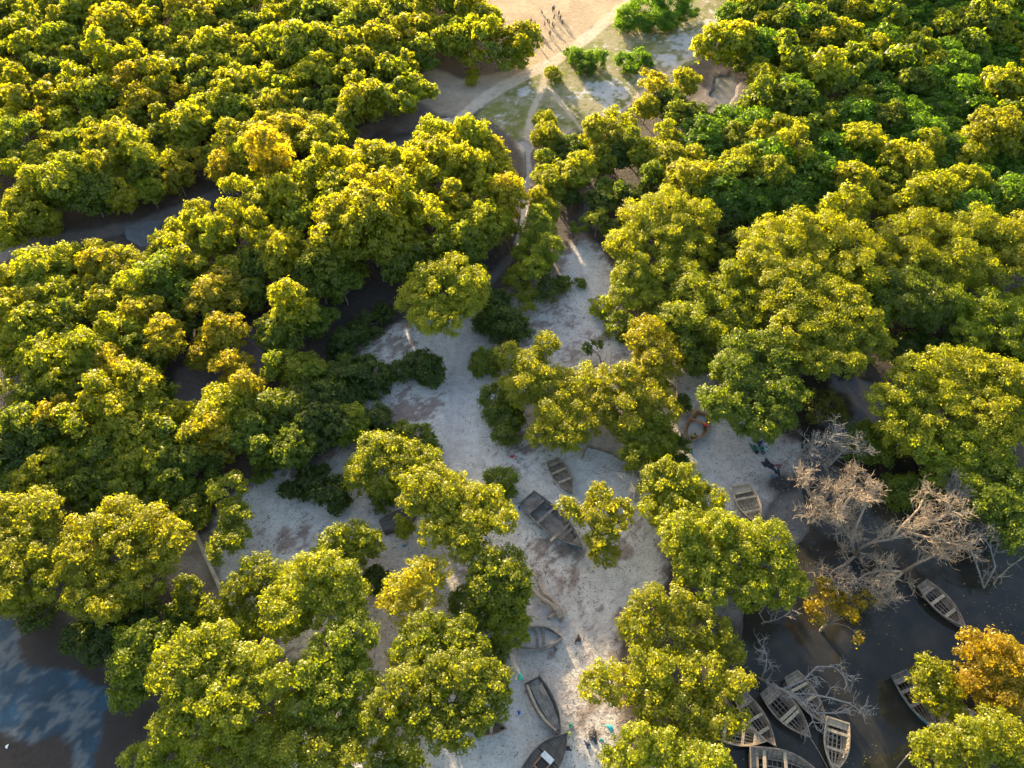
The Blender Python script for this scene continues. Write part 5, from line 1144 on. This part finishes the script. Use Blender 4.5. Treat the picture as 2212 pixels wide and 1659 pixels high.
x, y = sample(90000, (-45, 45), (12, 110)); c_, H_, l_, w_, p_ = layers(x, y); px, py = project(x, y)
keepm = (sdpoly(SAND, px, py) > -25) & (R.random(len(x)) < -0.02 + l_ * 1.3) & (p_ < .5) & (fbm(x, y, 2.5, 131) > .42)
x, y, H_ = x[keepm], y[keepm], H_[keepm]; n = len(x)
strips('beach_litter', 'dead twigs and leaves strewn over the sand', 'litter', x, y, H_ + .035, R.uniform(.10, .5, n) * (R.random(n) ** .8), R.uniform(.03, .09, n), R.uniform(0, 6.28, n), R.uniform(-.02, .1, n), tint_mat('dead_twigs', [(0, (.03, .02, .02)), (.5, (.10, .065, .05)), (1, (.26, .19, .14))]), R.random(n))
print('twigs', n)
x, y = sample(160000, (0, 50), (92, 178)); c_, H_, l_, w_, p_ = layers(x, y)
gm = (c_[:, 1] > c_[:, 0] * 1.08) & (p_ < .5); x, y, H_ = x[gm], y[gm], H_[gm]; n = len(x)
if n: strips('meadow_grass', 'short green grass between the sandy tracks', 'grass', x, y, H_ + .02, R.uniform(.15, .4, n), R.uniform(.05, .12, n), R.uniform(0, 6.28, n), R.uniform(.3, .9, n), tint_mat('grass_blades', [(0, (.05, .09, .015)), (.6, (.10, .14, .02)), (1, (.22, .21, .05))]), R.random(n))
print('grass', n, 'objects', len(COL.objects))

# mooring ropes, floating leaves and snags
def rope(label, pts):
    stick('mooring_rope', label, 'rope', pts, .035, .035, M_WTAN, 5)
rope('rope from the bow of the left paired boat running down into the water', [(3189,2902,.6),(3225,2960,.05),(3262,3030,-.25)])
rope('rope trailing from the bow of the lone moored boat', [(3802,2470,.6),(3812,2492,.05),(3816,2515,-.25)])
rope('thin rope from the narrow dark moored boat bow', [(3052,2936,.6),(3064,2948,.1),(3072,2958,-.25)])
x, y = sample(9000, (14, 75), (14, 90)); c_, H_, l_, w_, p_ = layers(x, y)
fl = (H_ < WATER_Z - .05) & (fbm(x, y, 5, 151) > .55); x, y = x[fl], y[fl]; n = len(x)
strips('floating_leaves', 'yellow and brown leaves floating on the lagoon', 'leaves', x, y, np.full(n, WATER_Z + .01), R.uniform(.05, .16, n), R.uniform(.04, .09, n), R.uniform(0, 6.28, n), np.zeros(n), tint_mat('floating_leaf', [(0, (.05, .04, .02)), (.6, (.14, .10, .03)), (1, (.35, .26, .05))]), R.random(n))
x, y = sample(60000, (-75, 75), (14, 150)); c_, H_, l_, w_, p_ = layers(x, y)
fl = (H_ < .04) & (H_ > WATER_Z) & (c_[:, 0] < .15) & (fbm(x, y, 3, 161) > .5) & (sdpoly(BLPOOL, *project(x, y)) < -5); x, y, H_ = x[fl], y[fl], H_[fl]; n = len(x)
strips('mud_debris', 'sticks and breathing roots standing in the mud under the mangroves', 'debris', x, y, H_, R.uniform(.1, .7, n) * (R.random(n) ** .6), R.uniform(.03, .09, n), R.uniform(0, 6.28, n), R.uniform(-.02, .5, n), tint_mat('mud_sticks', [(0, (.02, .017, .015)), (.7, (.09, .07, .055)), (1, (.24, .2, .16))]), R.random(n))
